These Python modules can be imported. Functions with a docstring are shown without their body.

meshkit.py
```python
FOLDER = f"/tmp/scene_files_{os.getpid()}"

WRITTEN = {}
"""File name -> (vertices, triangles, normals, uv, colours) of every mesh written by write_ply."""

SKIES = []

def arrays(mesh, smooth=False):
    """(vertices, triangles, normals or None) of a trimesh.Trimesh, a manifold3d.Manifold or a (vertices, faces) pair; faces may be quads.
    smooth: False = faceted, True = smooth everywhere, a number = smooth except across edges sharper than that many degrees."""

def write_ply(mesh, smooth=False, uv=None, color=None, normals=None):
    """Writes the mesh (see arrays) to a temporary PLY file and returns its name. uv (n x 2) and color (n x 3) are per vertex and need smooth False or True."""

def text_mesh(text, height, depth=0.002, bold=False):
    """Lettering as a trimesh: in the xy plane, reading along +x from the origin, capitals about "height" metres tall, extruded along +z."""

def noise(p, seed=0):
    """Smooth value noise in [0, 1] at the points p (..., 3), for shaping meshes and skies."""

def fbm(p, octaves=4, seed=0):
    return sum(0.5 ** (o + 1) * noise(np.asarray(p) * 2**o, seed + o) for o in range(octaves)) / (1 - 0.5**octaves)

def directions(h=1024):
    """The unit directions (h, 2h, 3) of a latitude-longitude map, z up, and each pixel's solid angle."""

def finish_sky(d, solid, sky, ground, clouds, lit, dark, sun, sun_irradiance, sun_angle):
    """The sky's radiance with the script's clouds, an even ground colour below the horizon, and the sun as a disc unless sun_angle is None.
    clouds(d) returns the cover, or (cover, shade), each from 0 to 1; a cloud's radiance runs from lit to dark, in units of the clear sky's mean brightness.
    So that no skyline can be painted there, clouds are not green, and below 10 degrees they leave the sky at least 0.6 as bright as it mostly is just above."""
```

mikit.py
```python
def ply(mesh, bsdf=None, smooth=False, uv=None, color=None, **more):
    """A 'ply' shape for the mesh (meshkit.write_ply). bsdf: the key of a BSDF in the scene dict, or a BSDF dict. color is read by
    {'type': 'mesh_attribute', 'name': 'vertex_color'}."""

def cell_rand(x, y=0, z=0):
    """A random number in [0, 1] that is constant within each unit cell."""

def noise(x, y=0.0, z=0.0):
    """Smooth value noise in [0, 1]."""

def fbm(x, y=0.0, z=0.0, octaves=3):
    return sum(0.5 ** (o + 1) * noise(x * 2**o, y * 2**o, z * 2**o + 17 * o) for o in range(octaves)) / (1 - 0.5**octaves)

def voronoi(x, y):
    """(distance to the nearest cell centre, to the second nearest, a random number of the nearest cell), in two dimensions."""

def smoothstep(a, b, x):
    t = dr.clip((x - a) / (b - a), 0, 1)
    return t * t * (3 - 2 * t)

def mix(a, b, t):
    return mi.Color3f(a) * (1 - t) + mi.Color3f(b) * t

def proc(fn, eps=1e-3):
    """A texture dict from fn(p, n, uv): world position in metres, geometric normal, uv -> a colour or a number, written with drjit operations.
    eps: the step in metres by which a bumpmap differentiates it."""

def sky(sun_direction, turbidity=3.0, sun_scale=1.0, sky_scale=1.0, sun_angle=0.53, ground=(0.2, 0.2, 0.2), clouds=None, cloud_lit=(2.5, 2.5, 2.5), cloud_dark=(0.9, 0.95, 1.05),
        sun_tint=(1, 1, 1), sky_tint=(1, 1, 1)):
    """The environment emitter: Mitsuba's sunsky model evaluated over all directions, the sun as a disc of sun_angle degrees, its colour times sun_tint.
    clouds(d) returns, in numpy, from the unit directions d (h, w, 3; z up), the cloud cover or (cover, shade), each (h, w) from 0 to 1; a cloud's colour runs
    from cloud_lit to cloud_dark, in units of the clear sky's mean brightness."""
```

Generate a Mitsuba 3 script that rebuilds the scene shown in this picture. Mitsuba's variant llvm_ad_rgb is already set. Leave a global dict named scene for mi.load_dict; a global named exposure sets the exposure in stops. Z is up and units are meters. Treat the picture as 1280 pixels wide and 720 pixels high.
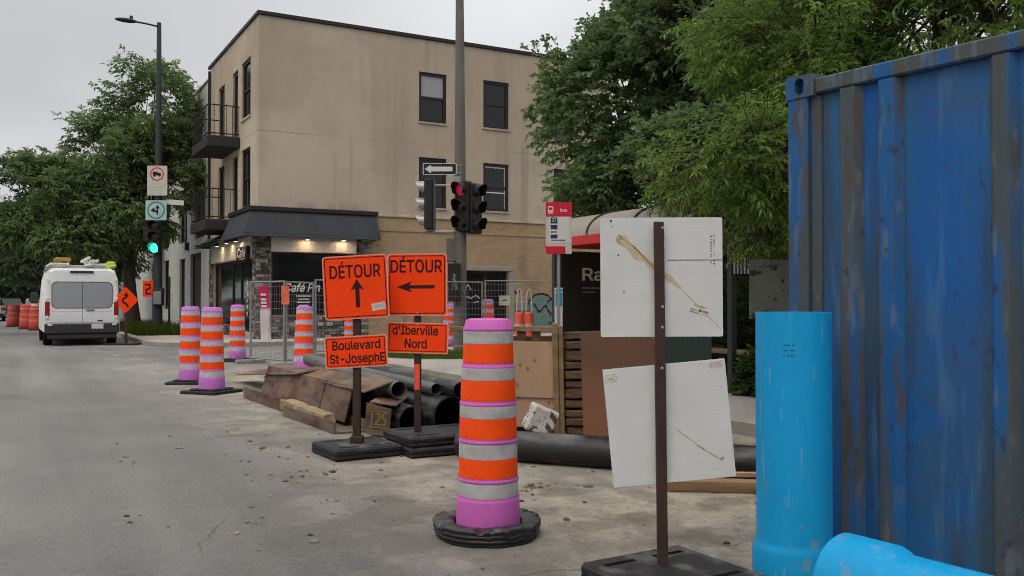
import math, random
import numpy as np, trimesh, shapely, shapely.geometry as sg
from shapely import affinity
from shapely.ops import unary_union
import manifold3d
import drjit as dr
import mitsuba as mi
import mikit, meshkit
from mikit import proc, noise, fbm, voronoi, smoothstep, mix, cell_rand

T = mi.ScalarTransform4f
scene, labels = {}, {}
rng = np.random.default_rng(11)

# ------------------------------------------------------------------ camera, sky, exposure
# World: x to the right across the street, y along the street, z up. The camera stands at (0, 0, 1.35).
EYE = np.array([0, 0, 1.35])
YAW, PITCH = math.radians(29.2), math.atan(15 / 1131)
LOOK = np.array([math.sin(YAW) * math.cos(PITCH), math.cos(YAW) * math.cos(PITCH), math.sin(PITCH)])
scene['camera'] = {'type': 'perspective', 'fov': 2 * math.degrees(math.atan(640 / 1131)), 'fov_axis': 'x', 'near_clip': 0.05, 'far_clip': 3000.0,
                   'to_world': T().look_at(origin=EYE.tolist(), target=(EYE + LOOK).tolist(), up=[0, 0, 1])}


def overcast(d):
    # an overcast dome: brightest overhead, a third of that at the horizon, with soft cloud banks
    h = np.stack([d[..., 0] / (np.abs(d[..., 2]) + 0.22), d[..., 1] / (np.abs(d[..., 2]) + 0.22), d[..., 2] * 0 + 3.1], -1)
    n = meshkit.fbm(h * np.array([1.1, 1.1, 1]), 5, 5)
    up = np.clip(d[..., 2], 0, 1) * 0.92 + 0.02
    return np.ones(d.shape[:-1]), np.clip(1 - up - 0.55 * (n - 0.5), 0, 1)


scene['sky'] = mikit.sky([-0.45, -0.35, 0.82], turbidity=3, sun_scale=0.16, sun_angle=30, clouds=overcast, cloud_lit=(3.3, 3.36, 3.42), cloud_dark=(1.05, 1.085, 1.125))
exposure = 2.05

# ------------------------------------------------------------------ materials
def rgb(*c):
    return {'type': 'rgb', 'value': list(c)}


def mat(name, color, rough=0.7, spec=0.4, metal=0.0, bump=None, scale=1.0, **kw):
    b = {'type': 'principled', 'base_color': color if isinstance(color, dict) else rgb(*color), 'roughness': rough if isinstance(rough, dict) else float(rough),
         'specular': float(spec), 'metallic': float(metal), **kw}
    if bump is not None:
        b = {'type': 'bumpmap', 'arbitrary': proc(bump, 0.002), 'scale': float(scale), 'bsdf': b}
    scene[name] = {'type': 'twosided', 'bsdf': b}
    return name


VC = {'type': 'mesh_attribute', 'name': 'vertex_color'}
mat('vc_matte', VC, 0.85, 0.25)
mat('vc_semi', VC, 0.55, 0.2)
mat('vc_gloss', VC, 0.3, 0.5)


def asphalt(p, n, uv):
    x, y = p.x, p.y
    big = fbm(x * 0.35, y * 0.22, 1.0, 4)
    mid = fbm(x * 2.1, y * 1.6, 4.0, 4)
    fine = noise(x * 95, y * 95, 2.0)
    grit = noise(x * 38, y * 38, 5.0)
    streak = fbm(x * 1.9, y * 0.11, 9.0, 4)
    v = 0.163 + 0.06 * (big - 0.5) + 0.04 * (mid - 0.5) + 0.036 * (fine - 0.5) + 0.018 * (grit - 0.5) + 0.08 * (streak - 0.5)
    c = mi.Color3f(v * 1.01, v * 0.99, v * 0.95)
    # trampled earth and dust over the works side of the street
    edge = x + 0.9 * (fbm(x * 0.6, y * 0.6, 3.0, 3) - 0.5)
    dust = smoothstep(1.3, 3.6, edge) * (1 - smoothstep(15.0, 20.0, y))
    tone = fbm(x * 4, y * 4, 3.0, 5)
    earth = mix(mi.Color3f(0.195, 0.168, 0.132), mi.Color3f(0.335, 0.30, 0.242), smoothstep(0.25, 0.75, tone)) * (0.82 + 0.36 * grit) * (0.9 + 0.2 * fine)
    c = mix(c, earth, dust * (0.45 + 0.5 * smoothstep(0.3, 0.6, fbm(x * 1.3, y * 0.9, 13.0, 4))))
    wash = smoothstep(0.60, 0.68, fbm(x * 1.7 + 2, y * 1.2, 17.0, 5)) * smoothstep(0.9, 2.2, edge)
    c = mix(c, mi.Color3f(0.33, 0.31, 0.275), 0.26 * wash)
    spill = smoothstep(0.57, 0.66, fbm(x * 2.6 + 7, y * 2.6, 12.0, 5)) * smoothstep(1.0, 2.2, edge) * (1 - smoothstep(10.0, 13.0, y))
    c = mix(c, mi.Color3f(0.085, 0.077, 0.065), 0.42 * spill * (0.4 + 0.9 * grit))
    wx, wy = x + 0.25 * (fbm(x * 3, y * 3, 5.0, 3) - 0.5), y + 0.25 * (fbm(x * 3, y * 3, 8.0, 3) - 0.5)
    a, b, _ = voronoi(wx * 0.42, wy * 0.26)
    crack = (1 - smoothstep(0.0, 0.007, b - a)) * smoothstep(0.52, 0.62, noise(x * 0.5, y * 0.5, 31.0))
    return c * (1 - 0.4 * crack)


mat('asphalt', proc(asphalt), 0.9, 0.2, bump=lambda p, n, uv: fbm(p.x * 55, p.y * 55, 1.0, 3) + 2.2 * fbm(p.x * 6, p.y * 6, 2.0, 3), scale=0.005)


def concrete(p, n, uv):
    m = fbm(p.x * 1.7, p.y * 1.7, p.z * 2, 4)
    f = noise(p.x * 60, p.y * 60, p.z * 60)
    v = 0.27 + 0.13 * (m - 0.5) + 0.06 * (f - 0.5)
    return mi.Color3f(v * 1.05, v * 0.99, v * 0.9)


mat('concrete', proc(concrete), 0.9, 0.2)


def soil(p, n, uv):
    m = fbm(p.x * 1.5, p.y * 1.5, 1.0, 4)
    g = smoothstep(0.42, 0.6, fbm(p.x * 0.9, p.y * 0.9, 8.0, 3))
    return mix(mi.Color3f(0.12, 0.10, 0.075) * (0.6 + 0.8 * m), mi.Color3f(0.055, 0.085, 0.025) * (0.6 + 0.8 * m), g)


mat('soil', proc(soil), 0.95, 0.1)


def wall_paint(p, n, uv):
    """Beige painted render above, tan brick below 4.2 m: streaks and patches of weather."""
    h = p.x + p.y
    m = fbm(h * 0.5, p.z * 0.5, 2.0, 4)
    f = fbm(h * 5, p.z * 5, 3.0, 3)
    run = fbm(h * 2.2, p.z * 0.22, 5.0, 4)
    patch = smoothstep(0.5, 0.62, fbm(h * 0.45 + 9, p.z * 0.8, 7.0, 3))
    c = mi.Color3f(0.475, 0.405, 0.325) * (0.86 + 0.2 * m + 0.1 * f)
    c = c * (1 - 0.16 * smoothstep(0.5, 0.75, run) * 0.7) * (1 - 0.07 * patch)
    seam = (1 - smoothstep(0.0, 0.035, dr.abs(p.z - 6.68 - 0.03 * noise(h * 0.7, 2.0, 1.0)))) * smoothstep(0.25, 0.6, noise(h * 0.6, 3.0, 4.0))
    c = c * (1 - 0.28 * seam)
    drip = smoothstep(0.58, 0.75, fbm(h * 3.3 + 4, p.z * 0.16, 15.0, 4)) * smoothstep(0.4, 0.6, noise(h * 0.35, p.z * 0.4, 22.0))
    c = c * (1 - 0.17 * drip)
    c = mix(c, mi.Color3f(0.40, 0.32, 0.25), 0.5 * smoothstep(0.45, 0.65, noise(h * 0.55, p.z * 0.35, 41.0)))
    # moss and soot line above the awning cap
    soot = (1 - smoothstep(4.25, 4.75, p.z + 0.3 * (f - 0.5))) * smoothstep(7.2, 7.8, p.x) * (1 - smoothstep(10.2, 10.9, p.x))
    c = c * (1 - 0.3 * soot * smoothstep(0.3, 0.6, f))
    # brick
    row = dr.floor(p.z / 0.078)
    u = h / 0.215 + 0.5 * (row - 2 * dr.floor(row / 2))
    fu, fv = u - dr.floor(u), p.z / 0.078 - row
    joint = dr.maximum(1 - smoothstep(0.0, 0.07, dr.minimum(fu, 1 - fu)), 1 - smoothstep(0.0, 0.16, dr.minimum(fv, 1 - fv)))
    b = mi.Color3f(0.37, 0.265, 0.165) * (0.84 + 0.2 * cell_rand(dr.floor(u), row, 3.0) + 0.25 * (m - 0.5))
    b = mix(b, mi.Color3f(0.36, 0.285, 0.20), 0.35 * joint)
    b = b * (1 - 0.3 * smoothstep(0.55, 0.75, fbm(h * 0.8, p.z * 0.3, 11.0, 3)))
    return dr.select((p.z < 4.16) & (p.y < 28.9), b, c)


mat('facade', proc(wall_paint), 0.92, 0.15)


def grey_wall(p, n, uv):
    h = p.x + p.y
    m = fbm(h * 0.6, p.z * 0.5, 2.0, 4)
    run = fbm(h * 2.0, p.z * 0.2, 5.0, 3)
    return mi.Color3f(0.50, 0.515, 0.49) * (0.84 + 0.22 * m) * (1 - 0.15 * smoothstep(0.55, 0.8, run))


mat('grey_render', proc(grey_wall), 0.9, 0.2)


def red_brick(p, n, uv):
    h = p.x + p.y
    row = dr.floor(p.z / 0.075)
    u = h / 0.21 + 0.5 * (row - 2 * dr.floor(row / 2))
    fu, fv = u - dr.floor(u), p.z / 0.075 - row
    joint = dr.maximum(1 - smoothstep(0.0, 0.06, dr.minimum(fu, 1 - fu)), 1 - smoothstep(0.0, 0.15, dr.minimum(fv, 1 - fv)))
    b = mi.Color3f(0.15, 0.07, 0.05) * (0.6 + 0.7 * cell_rand(dr.floor(u), row, 5.0))
    return mix(b, mi.Color3f(0.24, 0.21, 0.18), 0.6 * joint)


mat('red_brick', proc(red_brick), 0.9, 0.2)


def container_paint(p, n, uv):
    a = p.x * 0.108 - p.y * 0.994
    base = mi.Color3f(0.0075, 0.098, 0.335) * (0.72 + 0.5 * fbm(a * 1.6, p.z * 1.1, 2.0, 4))
    fade = smoothstep(0.40, 0.75, fbm(a * 5.5, p.z * 0.45, 4.0, 4))
    c = mix(base, mi.Color3f(0.02, 0.12, 0.255), 0.7 * fade)
    grime = smoothstep(0.48, 0.78, fbm(a * 7.0 + 5, p.z * 0.8, 6.0, 5))
    c = mix(c, mi.Color3f(0.035, 0.062, 0.08), 0.72 * grime)
    soft = smoothstep(0.50, 0.70, fbm(a * 2.2 + 1, p.z * 2.6, 16.0, 4))
    c = mix(c, mi.Color3f(0.05, 0.085, 0.11), 0.4 * soft)
    rust = smoothstep(0.72, 0.82, fbm(a * 30, p.z * 13, 9.0, 5))
    c = mix(c, mi.Color3f(0.04, 0.04, 0.045), 0.6 * rust)
    chalk = smoothstep(0.62, 0.8, fbm(a * 14 + 2, p.z * 1.6, 14.0, 4))
    return mix(c, mi.Color3f(0.09, 0.20, 0.33), 0.4 * chalk)


mat('container_blue', proc(container_paint), proc(lambda p, n, uv: 0.45 + 0.25 * fbm(p.y * 7, p.z * 3, 3.0, 3)), 0.35,
    bump=lambda p, n, uv: fbm(p.y * 3.0, p.z * 2.0, p.x * 3, 3), scale=0.012)


def worn_ridge(p, n, uv):
    a = p.x * 0.108 - p.y * 0.994
    w = smoothstep(0.34, 0.62, fbm(a * 11, p.z * 1.0, 3.0, 5) + 0.09)
    b = mix(mi.Color3f(0.012, 0.105, 0.30), mi.Color3f(0.075, 0.082, 0.070), 0.88 * w)
    r = smoothstep(0.5, 0.8, fbm(a * 18, p.z * 3.0, 8.0, 5))
    b = mix(b, mi.Color3f(0.088, 0.058, 0.038), 0.85 * r)
    s = smoothstep(0.60, 0.78, fbm(a * 24, p.z * 5.5, 5.0, 4))
    b = mix(b, mi.Color3f(0.17, 0.19, 0.19), 0.4 * s)
    return mix(b, mi.Color3f(0.035, 0.025, 0.022), 0.6 * smoothstep(0.70, 0.82, fbm(a * 20, p.z * 10, 12.0, 5)))


mat('container_worn', proc(worn_ridge), 0.6, 0.3)


def rust(p, n, uv):
    m = fbm(p.x * 5, p.y * 3, p.z * 6, 4)
    f = fbm(p.x * 40, p.y * 30, p.z * 40, 3)
    c = mix(mi.Color3f(0.085, 0.055, 0.043), mi.Color3f(0.225, 0.142, 0.10), smoothstep(0.25, 0.75, m))
    c = mix(c, mi.Color3f(0.19, 0.165, 0.145), 0.75 * smoothstep(0.5, 0.75, fbm(p.x * 2, p.y * 1.6, p.z * 9, 3)))
    return c * (0.66 + 0.4 * f)


mat('rusty_steel', proc(rust), 0.8, 0.3)
mat('rust_dark', proc(lambda p, n, uv: mi.Color3f(0.042, 0.022, 0.017) * (0.6 + 0.9 * fbm(p.x * 20, p.y * 20, p.z * 9, 4))), 0.65, 0.35)


def timber(p, n, uv):
    g = fbm(p.x * 3 + p.z * 22, p.y * 3 + p.z * 20, p.z * 6, 4)
    k = fbm(p.x * 2, p.y * 2, p.z * 2, 3)
    return mix(mi.Color3f(0.125, 0.077, 0.043), mi.Color3f(0.33, 0.225, 0.13), g) * (0.7 + 0.6 * k)


mat('timber', proc(timber), 0.85, 0.2)
mat('dark_timber', proc(lambda p, n, uv: mix(mi.Color3f(0.05, 0.03, 0.02), mi.Color3f(0.19, 0.122, 0.075), fbm(p.x * 9, p.y * 9, p.z * 35, 4))), 0.9, 0.2)


def plywood(p, n, uv):
    a = p.x * 0.873 - p.y * 0.488
    warp = a * 9 + 1.6 * fbm(a * 4, p.z * 3, 2.0, 3)
    g = fbm(warp * 2.2, p.z * 1.2, 3.0, 4)
    kx, kz = a * 9.0, p.z * 6.0
    d1, _, kr = voronoi(kx, kz)
    knot = (1 - smoothstep(0.06, 0.2, d1)) * smoothstep(0.45, 0.5, kr)
    c = mix(mi.Color3f(0.39, 0.245, 0.15), mi.Color3f(0.50, 0.345, 0.23), g)
    return mix(c, mi.Color3f(0.17, 0.095, 0.05), 0.7 * knot)


mat('plywood', proc(plywood), 0.85, 0.2)


def white_ply(p, n, uv):
    a = p.x * 0.873 - p.y * 0.488
    m = fbm(a * 5, p.z * 5, 2.0, 4)
    g = noise(a * 3, p.z * 120 + 2 * noise(a * 6, p.z * 6, 1.0), 3.0)
    v = 0.62 + 0.09 * (m - 0.5) + 0.03 * (g - 0.5)
    return mi.Color3f(v * 1.0, v * 1.005, v * 1.0)


mat('white_board', proc(white_ply), 0.75, 0.3)


def sign_orange(p, n, uv):
    m = fbm(p.x * 4, p.y * 4, p.z * 4, 3)
    return mi.Color3f(0.98, 0.062, 0.005) * (0.90 + 0.16 * m)


mat('sign_orange', proc(sign_orange), 0.6, 0.15)


def rubber(p, n, uv):
    m = fbm(p.x * 9, p.y * 9, p.z * 9, 4)
    dust = smoothstep(0.5, 0.8, m) * smoothstep(0.5, 1.0, n.z)
    return mix(mi.Color3f(0.018, 0.018, 0.019) * (0.7 + 0.6 * m), mi.Color3f(0.14, 0.13, 0.115), 0.55 * dust)


mat('rubber', proc(rubber), 0.62, 0.4, bump=lambda p, n, uv: fbm(p.x * 14, p.y * 14, p.z * 30, 3), scale=0.012)
mat('black_pipe_plastic', proc(lambda p, n, uv: mix(mi.Color3f(0.016, 0.016, 0.018), mi.Color3f(0.105, 0.098, 0.088), smoothstep(0.52, 0.85, fbm(p.x * 4, p.y * 4, p.z * 9, 4)))), 0.42, 0.5)
mat('grey_pipe_plastic', proc(lambda p, n, uv: mix(mi.Color3f(0.045, 0.046, 0.046), mi.Color3f(0.155, 0.152, 0.14), fbm(p.x * 6, p.y * 2.5, p.z * 9, 4))), 0.4, 0.5)


def blue_pvc(p, n, uv):
    m = fbm(p.x * 5, p.y * 5, p.z * 2.5, 4)
    s = smoothstep(0.6, 0.75, fbm(p.x * 14, p.y * 14, p.z * 3, 4))
    c = mix(mi.Color3f(0.008, 0.33, 0.68) * (0.9 + 0.2 * m), mi.Color3f(0.06, 0.36, 0.6), 0.3 * s)
    mud = smoothstep(0.62, 0.72, fbm(p.x * 19, p.y * 19, p.z * 11, 5)) * (1 - smoothstep(0.1, 0.7, p.z))
    c = mix(c, mi.Color3f(0.26, 0.25, 0.22), 0.4 * mud)
    scr = smoothstep(0.70, 0.74, fbm(p.x * 70, p.y * 70, p.z * 5, 3)) * smoothstep(0.5, 0.6, m)
    return mix(c, mi.Color3f(0.2, 0.45, 0.62), 0.45 * scr)


mat('blue_pvc', proc(blue_pvc), 0.45, 0.25)
mat('black_paint', (0.014, 0.0135, 0.014), 0.5, 0.4)
mat('sign_black', (0.030, 0.006, 0.005), 0.6, 0.25)
mat('frame_dark', (0.018, 0.013, 0.011), 0.5, 0.4)
mat('dark_pane', proc(lambda p, n, uv: mi.Color3f(0.012, 0.014, 0.015) * (0.5 + 1.2 * fbm(p.x * 1.3, p.y * 1.3, p.z * 1.5, 3))), 0.06, 0.5)
mat('slate_awning', proc(lambda p, n, uv: mi.Color3f(0.040, 0.047, 0.056) * (0.75 + 0.5 * fbm(p.x * 3 + p.y * 3, p.z * 0.8, 2.0, 4))), 0.7, 0.3)
mat('white_paint', (0.66, 0.66, 0.645), 0.6, 0.4)
mat('cream_fascia', (0.56, 0.54, 0.50), 0.8, 0.3)
mat('galvanised', (0.33, 0.335, 0.34), 0.45, 0.5, 0.55)
mat('pole_grey', proc(lambda p, n, uv: mi.Color3f(0.155, 0.14, 0.125) * (0.7 + 0.6 * fbm(p.x * 6, p.y * 6, p.z * 1.2, 4))), 0.75, 0.3)
mat('lamp_post_dark', (0.035, 0.04, 0.042), 0.5, 0.4)
mat('red_paint', (0.55, 0.035, 0.03), 0.5, 0.4)
mat('red_sign', (0.62, 0.012, 0.045), 0.4, 0.4)
mat('navy', (0.015, 0.03, 0.08), 0.5, 0.4)
mat('sign_green', (0.01, 0.24, 0.19), 0.5, 0.4)
mat('bark', proc(lambda p, n, uv: mi.Color3f(0.075, 0.06, 0.047) * (0.5 + 1.0 * fbm(p.x * 14, p.y * 14, p.z * 3, 4))), 0.95, 0.1)
mat('tyre', (0.012, 0.012, 0.012), 0.85, 0.2)
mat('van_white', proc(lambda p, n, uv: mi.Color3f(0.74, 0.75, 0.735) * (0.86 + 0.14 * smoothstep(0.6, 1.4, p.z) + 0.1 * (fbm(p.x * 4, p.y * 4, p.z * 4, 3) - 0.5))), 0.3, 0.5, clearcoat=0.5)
mat('van_pane', (0.30, 0.32, 0.345), 0.12, 0.6)
mat('black_plastic', (0.03, 0.03, 0.031), 0.6, 0.4)
mat('lamp_red', (0.28, 0.008, 0.012), 0.2, 0.5)
mat('lens_dark', (0.03, 0.012, 0.01), 0.25, 0.5)
mat('ochre', (0.40, 0.25, 0.06), 0.8, 0.2)
mat('pale_lime', (0.50, 0.60, 0.08), 0.5, 0.3)
mat('green_sheet', (0.028, 0.045, 0.036), 0.6, 0.3)
mat('brown_board', proc(lambda p, n, uv: mix(mi.Color3f(0.22, 0.10, 0.058), mi.Color3f(0.145, 0.075, 0.048), smoothstep(0.5, 0.9, p.z) + 0.5 * (fbm(p.x * 5, p.y * 5, p.z * 4, 3) - 0.5))), 0.8, 0.3)
scene['vault_glazing'] = {'type': 'principledthin', 'base_color': rgb(0.62, 0.58, 0.52), 'roughness': 0.45, 'spec_trans': 0.15, 'diff_trans': 0.7}


def leaf_mat(name, dt):
    scene[name] = {'type': 'principledthin', 'base_color': VC, 'roughness': 0.35, 'diff_trans': float(dt)}


leaf_mat('leaf', 0.9)

# ------------------------------------------------------------------ mesh helpers
I4 = np.eye(4)


def rotz(deg):
    return trimesh.transformations.rotation_matrix(math.radians(deg), [0, 0, 1])


def roty(deg):
    return trimesh.transformations.rotation_matrix(math.radians(deg), [0, 1, 0])


def rotx(deg):
    return trimesh.transformations.rotation_matrix(math.radians(deg), [1, 0, 0])


def trans(*v):
    return trimesh.transformations.translation_matrix(v)


FACING = rotz(-29.2)          # local x = right, local -y = towards where the camera stands


def box(x0, x1, y0, y1, z0, z1, b=0.0):
    lo, hi = np.array([min(x0, x1), min(y0, y1), min(z0, z1)], float), np.array([max(x0, x1), max(y0, y1), max(z0, z1)], float)
    if b <= 0:
        m = trimesh.creation.box(hi - lo)
        m.apply_translation((lo + hi) / 2)
        return m
    b = min(b, 0.45 * (hi - lo).min())
    pts = []
    for sx in (0, 1):
        for sy in (0, 1):
            for sz in (0, 1):
                c = np.where([sx, sy, sz], hi, lo)
                i = np.where([sx, sy, sz], -b, b)
                for k in range(3):
                    q = c + i
                    q[k] = c[k]
                    pts.append(q)
    return trimesh.convex.convex_hull(np.array(pts))


def cat(ms):
    return trimesh.util.concatenate([m for m in ms if m is not None])


def move(m, M):
    m = m.copy()
    m.apply_transform(M)
    return m


def tube(pts, r, n=12, cap=True):
    """Tapered tube along points; r a number or one radius per point."""
    pts = np.asarray(pts, float)
    r = np.broadcast_to(np.asarray(r, float), len(pts))
    t = np.gradient(pts, axis=0)
    t /= np.linalg.norm(t, axis=1, keepdims=True) + 1e-12
    ref = np.array([0, 0, 1.0]) if abs(t[0][2]) < 0.9 else np.array([1.0, 0, 0])
    vs = []
    a = np.arange(n) * 2 * np.pi / n
    u = np.cross(t[0], ref)
    for i in range(len(pts)):
        u = u - t[i] * (u @ t[i])
        u /= np.linalg.norm(u)
        w = np.cross(t[i], u)
        vs.append(pts[i] + r[i] * (np.cos(a)[:, None] * u + np.sin(a)[:, None] * w))
    v = np.vstack(vs)
    f = []
    for i in range(len(pts) - 1):
        for k in range(n):
            k2 = (k + 1) % n
            f += [[i * n + k, i * n + k2, (i + 1) * n + k2], [i * n + k, (i + 1) * n + k2, (i + 1) * n + k]]
    if cap:
        v = np.vstack([v, pts[0], pts[-1]])
        a0, a1, e = len(v) - 2, len(v) - 1, (len(pts) - 1) * n
        for k in range(n):
            k2 = (k + 1) % n
            f += [[a0, k2, k], [a1, e + k, e + k2]]
    return trimesh.Trimesh(v, np.array(f), process=False)


def hollow(p0, p1, r, wall=0.012, n=40, bell=None):
    """An open pipe from p0 to p1. bell: (length, extra radius) of a socket at p0."""
    L = np.linalg.norm(np.subtract(p1, p0))
    if bell:
        bl, e = bell
        prof = [(r - wall, L), (r, L), (r, bl + 0.06), (r + e * 0.5, bl + 0.03), (r + e, bl), (r + e, 0.012), (r + e - 0.01, 0), (r + e - wall - 0.01, 0), (r + e - wall, 0.02), (r + e - wall, bl - 0.01), (r - wall, bl + 0.03), (r - wall, L)]
    else:
        prof = [(r - wall, L), (r, L), (r, 0), (r - wall, 0), (r - wall, L)]
    m = lathe(prof, n)
    z = np.subtract(p1, p0) / L
    x = np.cross(z, [0, 0, 1]) if abs(z[2]) < 0.95 else np.array([1.0, 0, 0])
    x /= np.linalg.norm(x)
    M = np.eye(4)
    M[:3, 0], M[:3, 1], M[:3, 2], M[:3, 3] = x, np.cross(z, x), z, p0
    return move(m, M)


def lathe(prof, n=40):
    prof = np.asarray(prof, float)
    a = np.arange(n) * 2 * np.pi / n
    v = np.stack([prof[:, 0][:, None] * np.cos(a), prof[:, 0][:, None] * np.sin(a), np.repeat(prof[:, 1][:, None], n, 1)], -1).reshape(-1, 3)
    i, k = np.meshgrid(np.arange(len(prof) - 1), np.arange(n), indexing='ij')
    i, k = i.ravel(), k.ravel()
    k2 = (k + 1) % n
    f = np.vstack([np.stack([i * n + k, (i + 1) * n + k2, i * n + k2], 1), np.stack([i * n + k, (i + 1) * n + k, (i + 1) * n + k2], 1)])
    return trimesh.Trimesh(v, f[:, ::-1] if prof[0, 1] < prof[-1, 1] else f, process=False)


def prism(poly, depth):
    """Shapely polygon in xy extruded along +z."""
    ps = [g for g in getattr(poly, 'geoms', [poly]) if g.area > 1e-9]
    return cat([trimesh.creation.extrude_polygon(g, depth, engine='earcut') for g in ps])


UPRIGHT = np.array([[1, 0, 0, 0], [0, 0, -1, 0], [0, 1, 0, 0], [0, 0, 0, 1.0]])   # xy drawing -> xz, its front (+z) to -y


def plate(poly, y_front, thick):
    """Polygon drawn in (x, z) as an upright plate whose front face is at y = y_front (front looks to -y)."""
    return move(prism(poly, thick), trans(0, y_front + thick, 0) @ UPRIGHT)


def rrect(x0, x1, z0, z1, r):
    return sg.box(x0 + r, z0 + r, x1 - r, z1 - r).buffer(r, quad_segs=5)


def lettering(text, x0, x1, z0, height, y_front, bold=True, slant=0.0, depth=0.0015):
    m = meshkit.text_mesh(text, height, depth, bold)
    w = m.bounds[1][0] - m.bounds[0][0]
    m.apply_translation([-m.bounds[0][0], 0, 0])
    m.apply_scale([(x1 - x0) / w, 1, 1])
    if slant:
        S = np.eye(4)
        S[0, 1] = slant
        m.apply_transform(S)
    m.apply_transform(trans(x0, y_front + depth, z0) @ UPRIGHT)
    return m


def beam(poly, p0, p1, roll=0.0):
    """Profile (u, v) extruded from p0 to p1; v is up, u = z x direction."""
    p0, p1 = np.asarray(p0, float), np.asarray(p1, float)
    d = p1 - p0
    L = np.linalg.norm(d)
    d /= L
    u = np.cross([0, 0, 1], d)
    u /= np.linalg.norm(u)
    v = np.cross(d, u)
    M = np.eye(4)
    c, s = math.cos(math.radians(roll)), math.sin(math.radians(roll))
    M[:3, 0], M[:3, 1], M[:3, 2], M[:3, 3] = c * u + s * v, c * v - s * u, d, p0
    return move(prism(poly, L), M)


def dent(m, amp, freq, seed=0, max_edge=0.08):
    """Subdivides and displaces by noise: bent plate, rough wood."""
    v, f = trimesh.remesh.subdivide_to_size(m.vertices, m.faces, max_edge)
    n = np.stack([meshkit.fbm(v * freq + 7 * k, 3, seed + k) - 0.5 for k in range(3)], -1)
    return trimesh.Trimesh(v + 2 * amp * n, f, process=False)


def tint(m, c, amp=0.12, freq=6.0, seed=0):
    n = meshkit.fbm(np.asarray(m.vertices) * freq, 3, seed)
    return np.clip(np.asarray(c) * (1 + 2 * amp * (n - 0.5))[:, None], 0, 1)


# ------------------------------------------------------------------ names
def numbered(key):
    taken = lambda k: k in scene or k in labels or any(x.startswith(k + '__') for x in scene)
    if not taken(key):
        return key
    i = 1
    while taken(f'{key}_{i:03d}'):
        i += 1
    return f'{key}_{i:03d}'


def thing(name, label, cat_, group=None):
    key = numbered(name)
    labels[key] = {'label': label, 'category': cat_}
    if group:
        labels[key]['group'] = group
    return key


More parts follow.
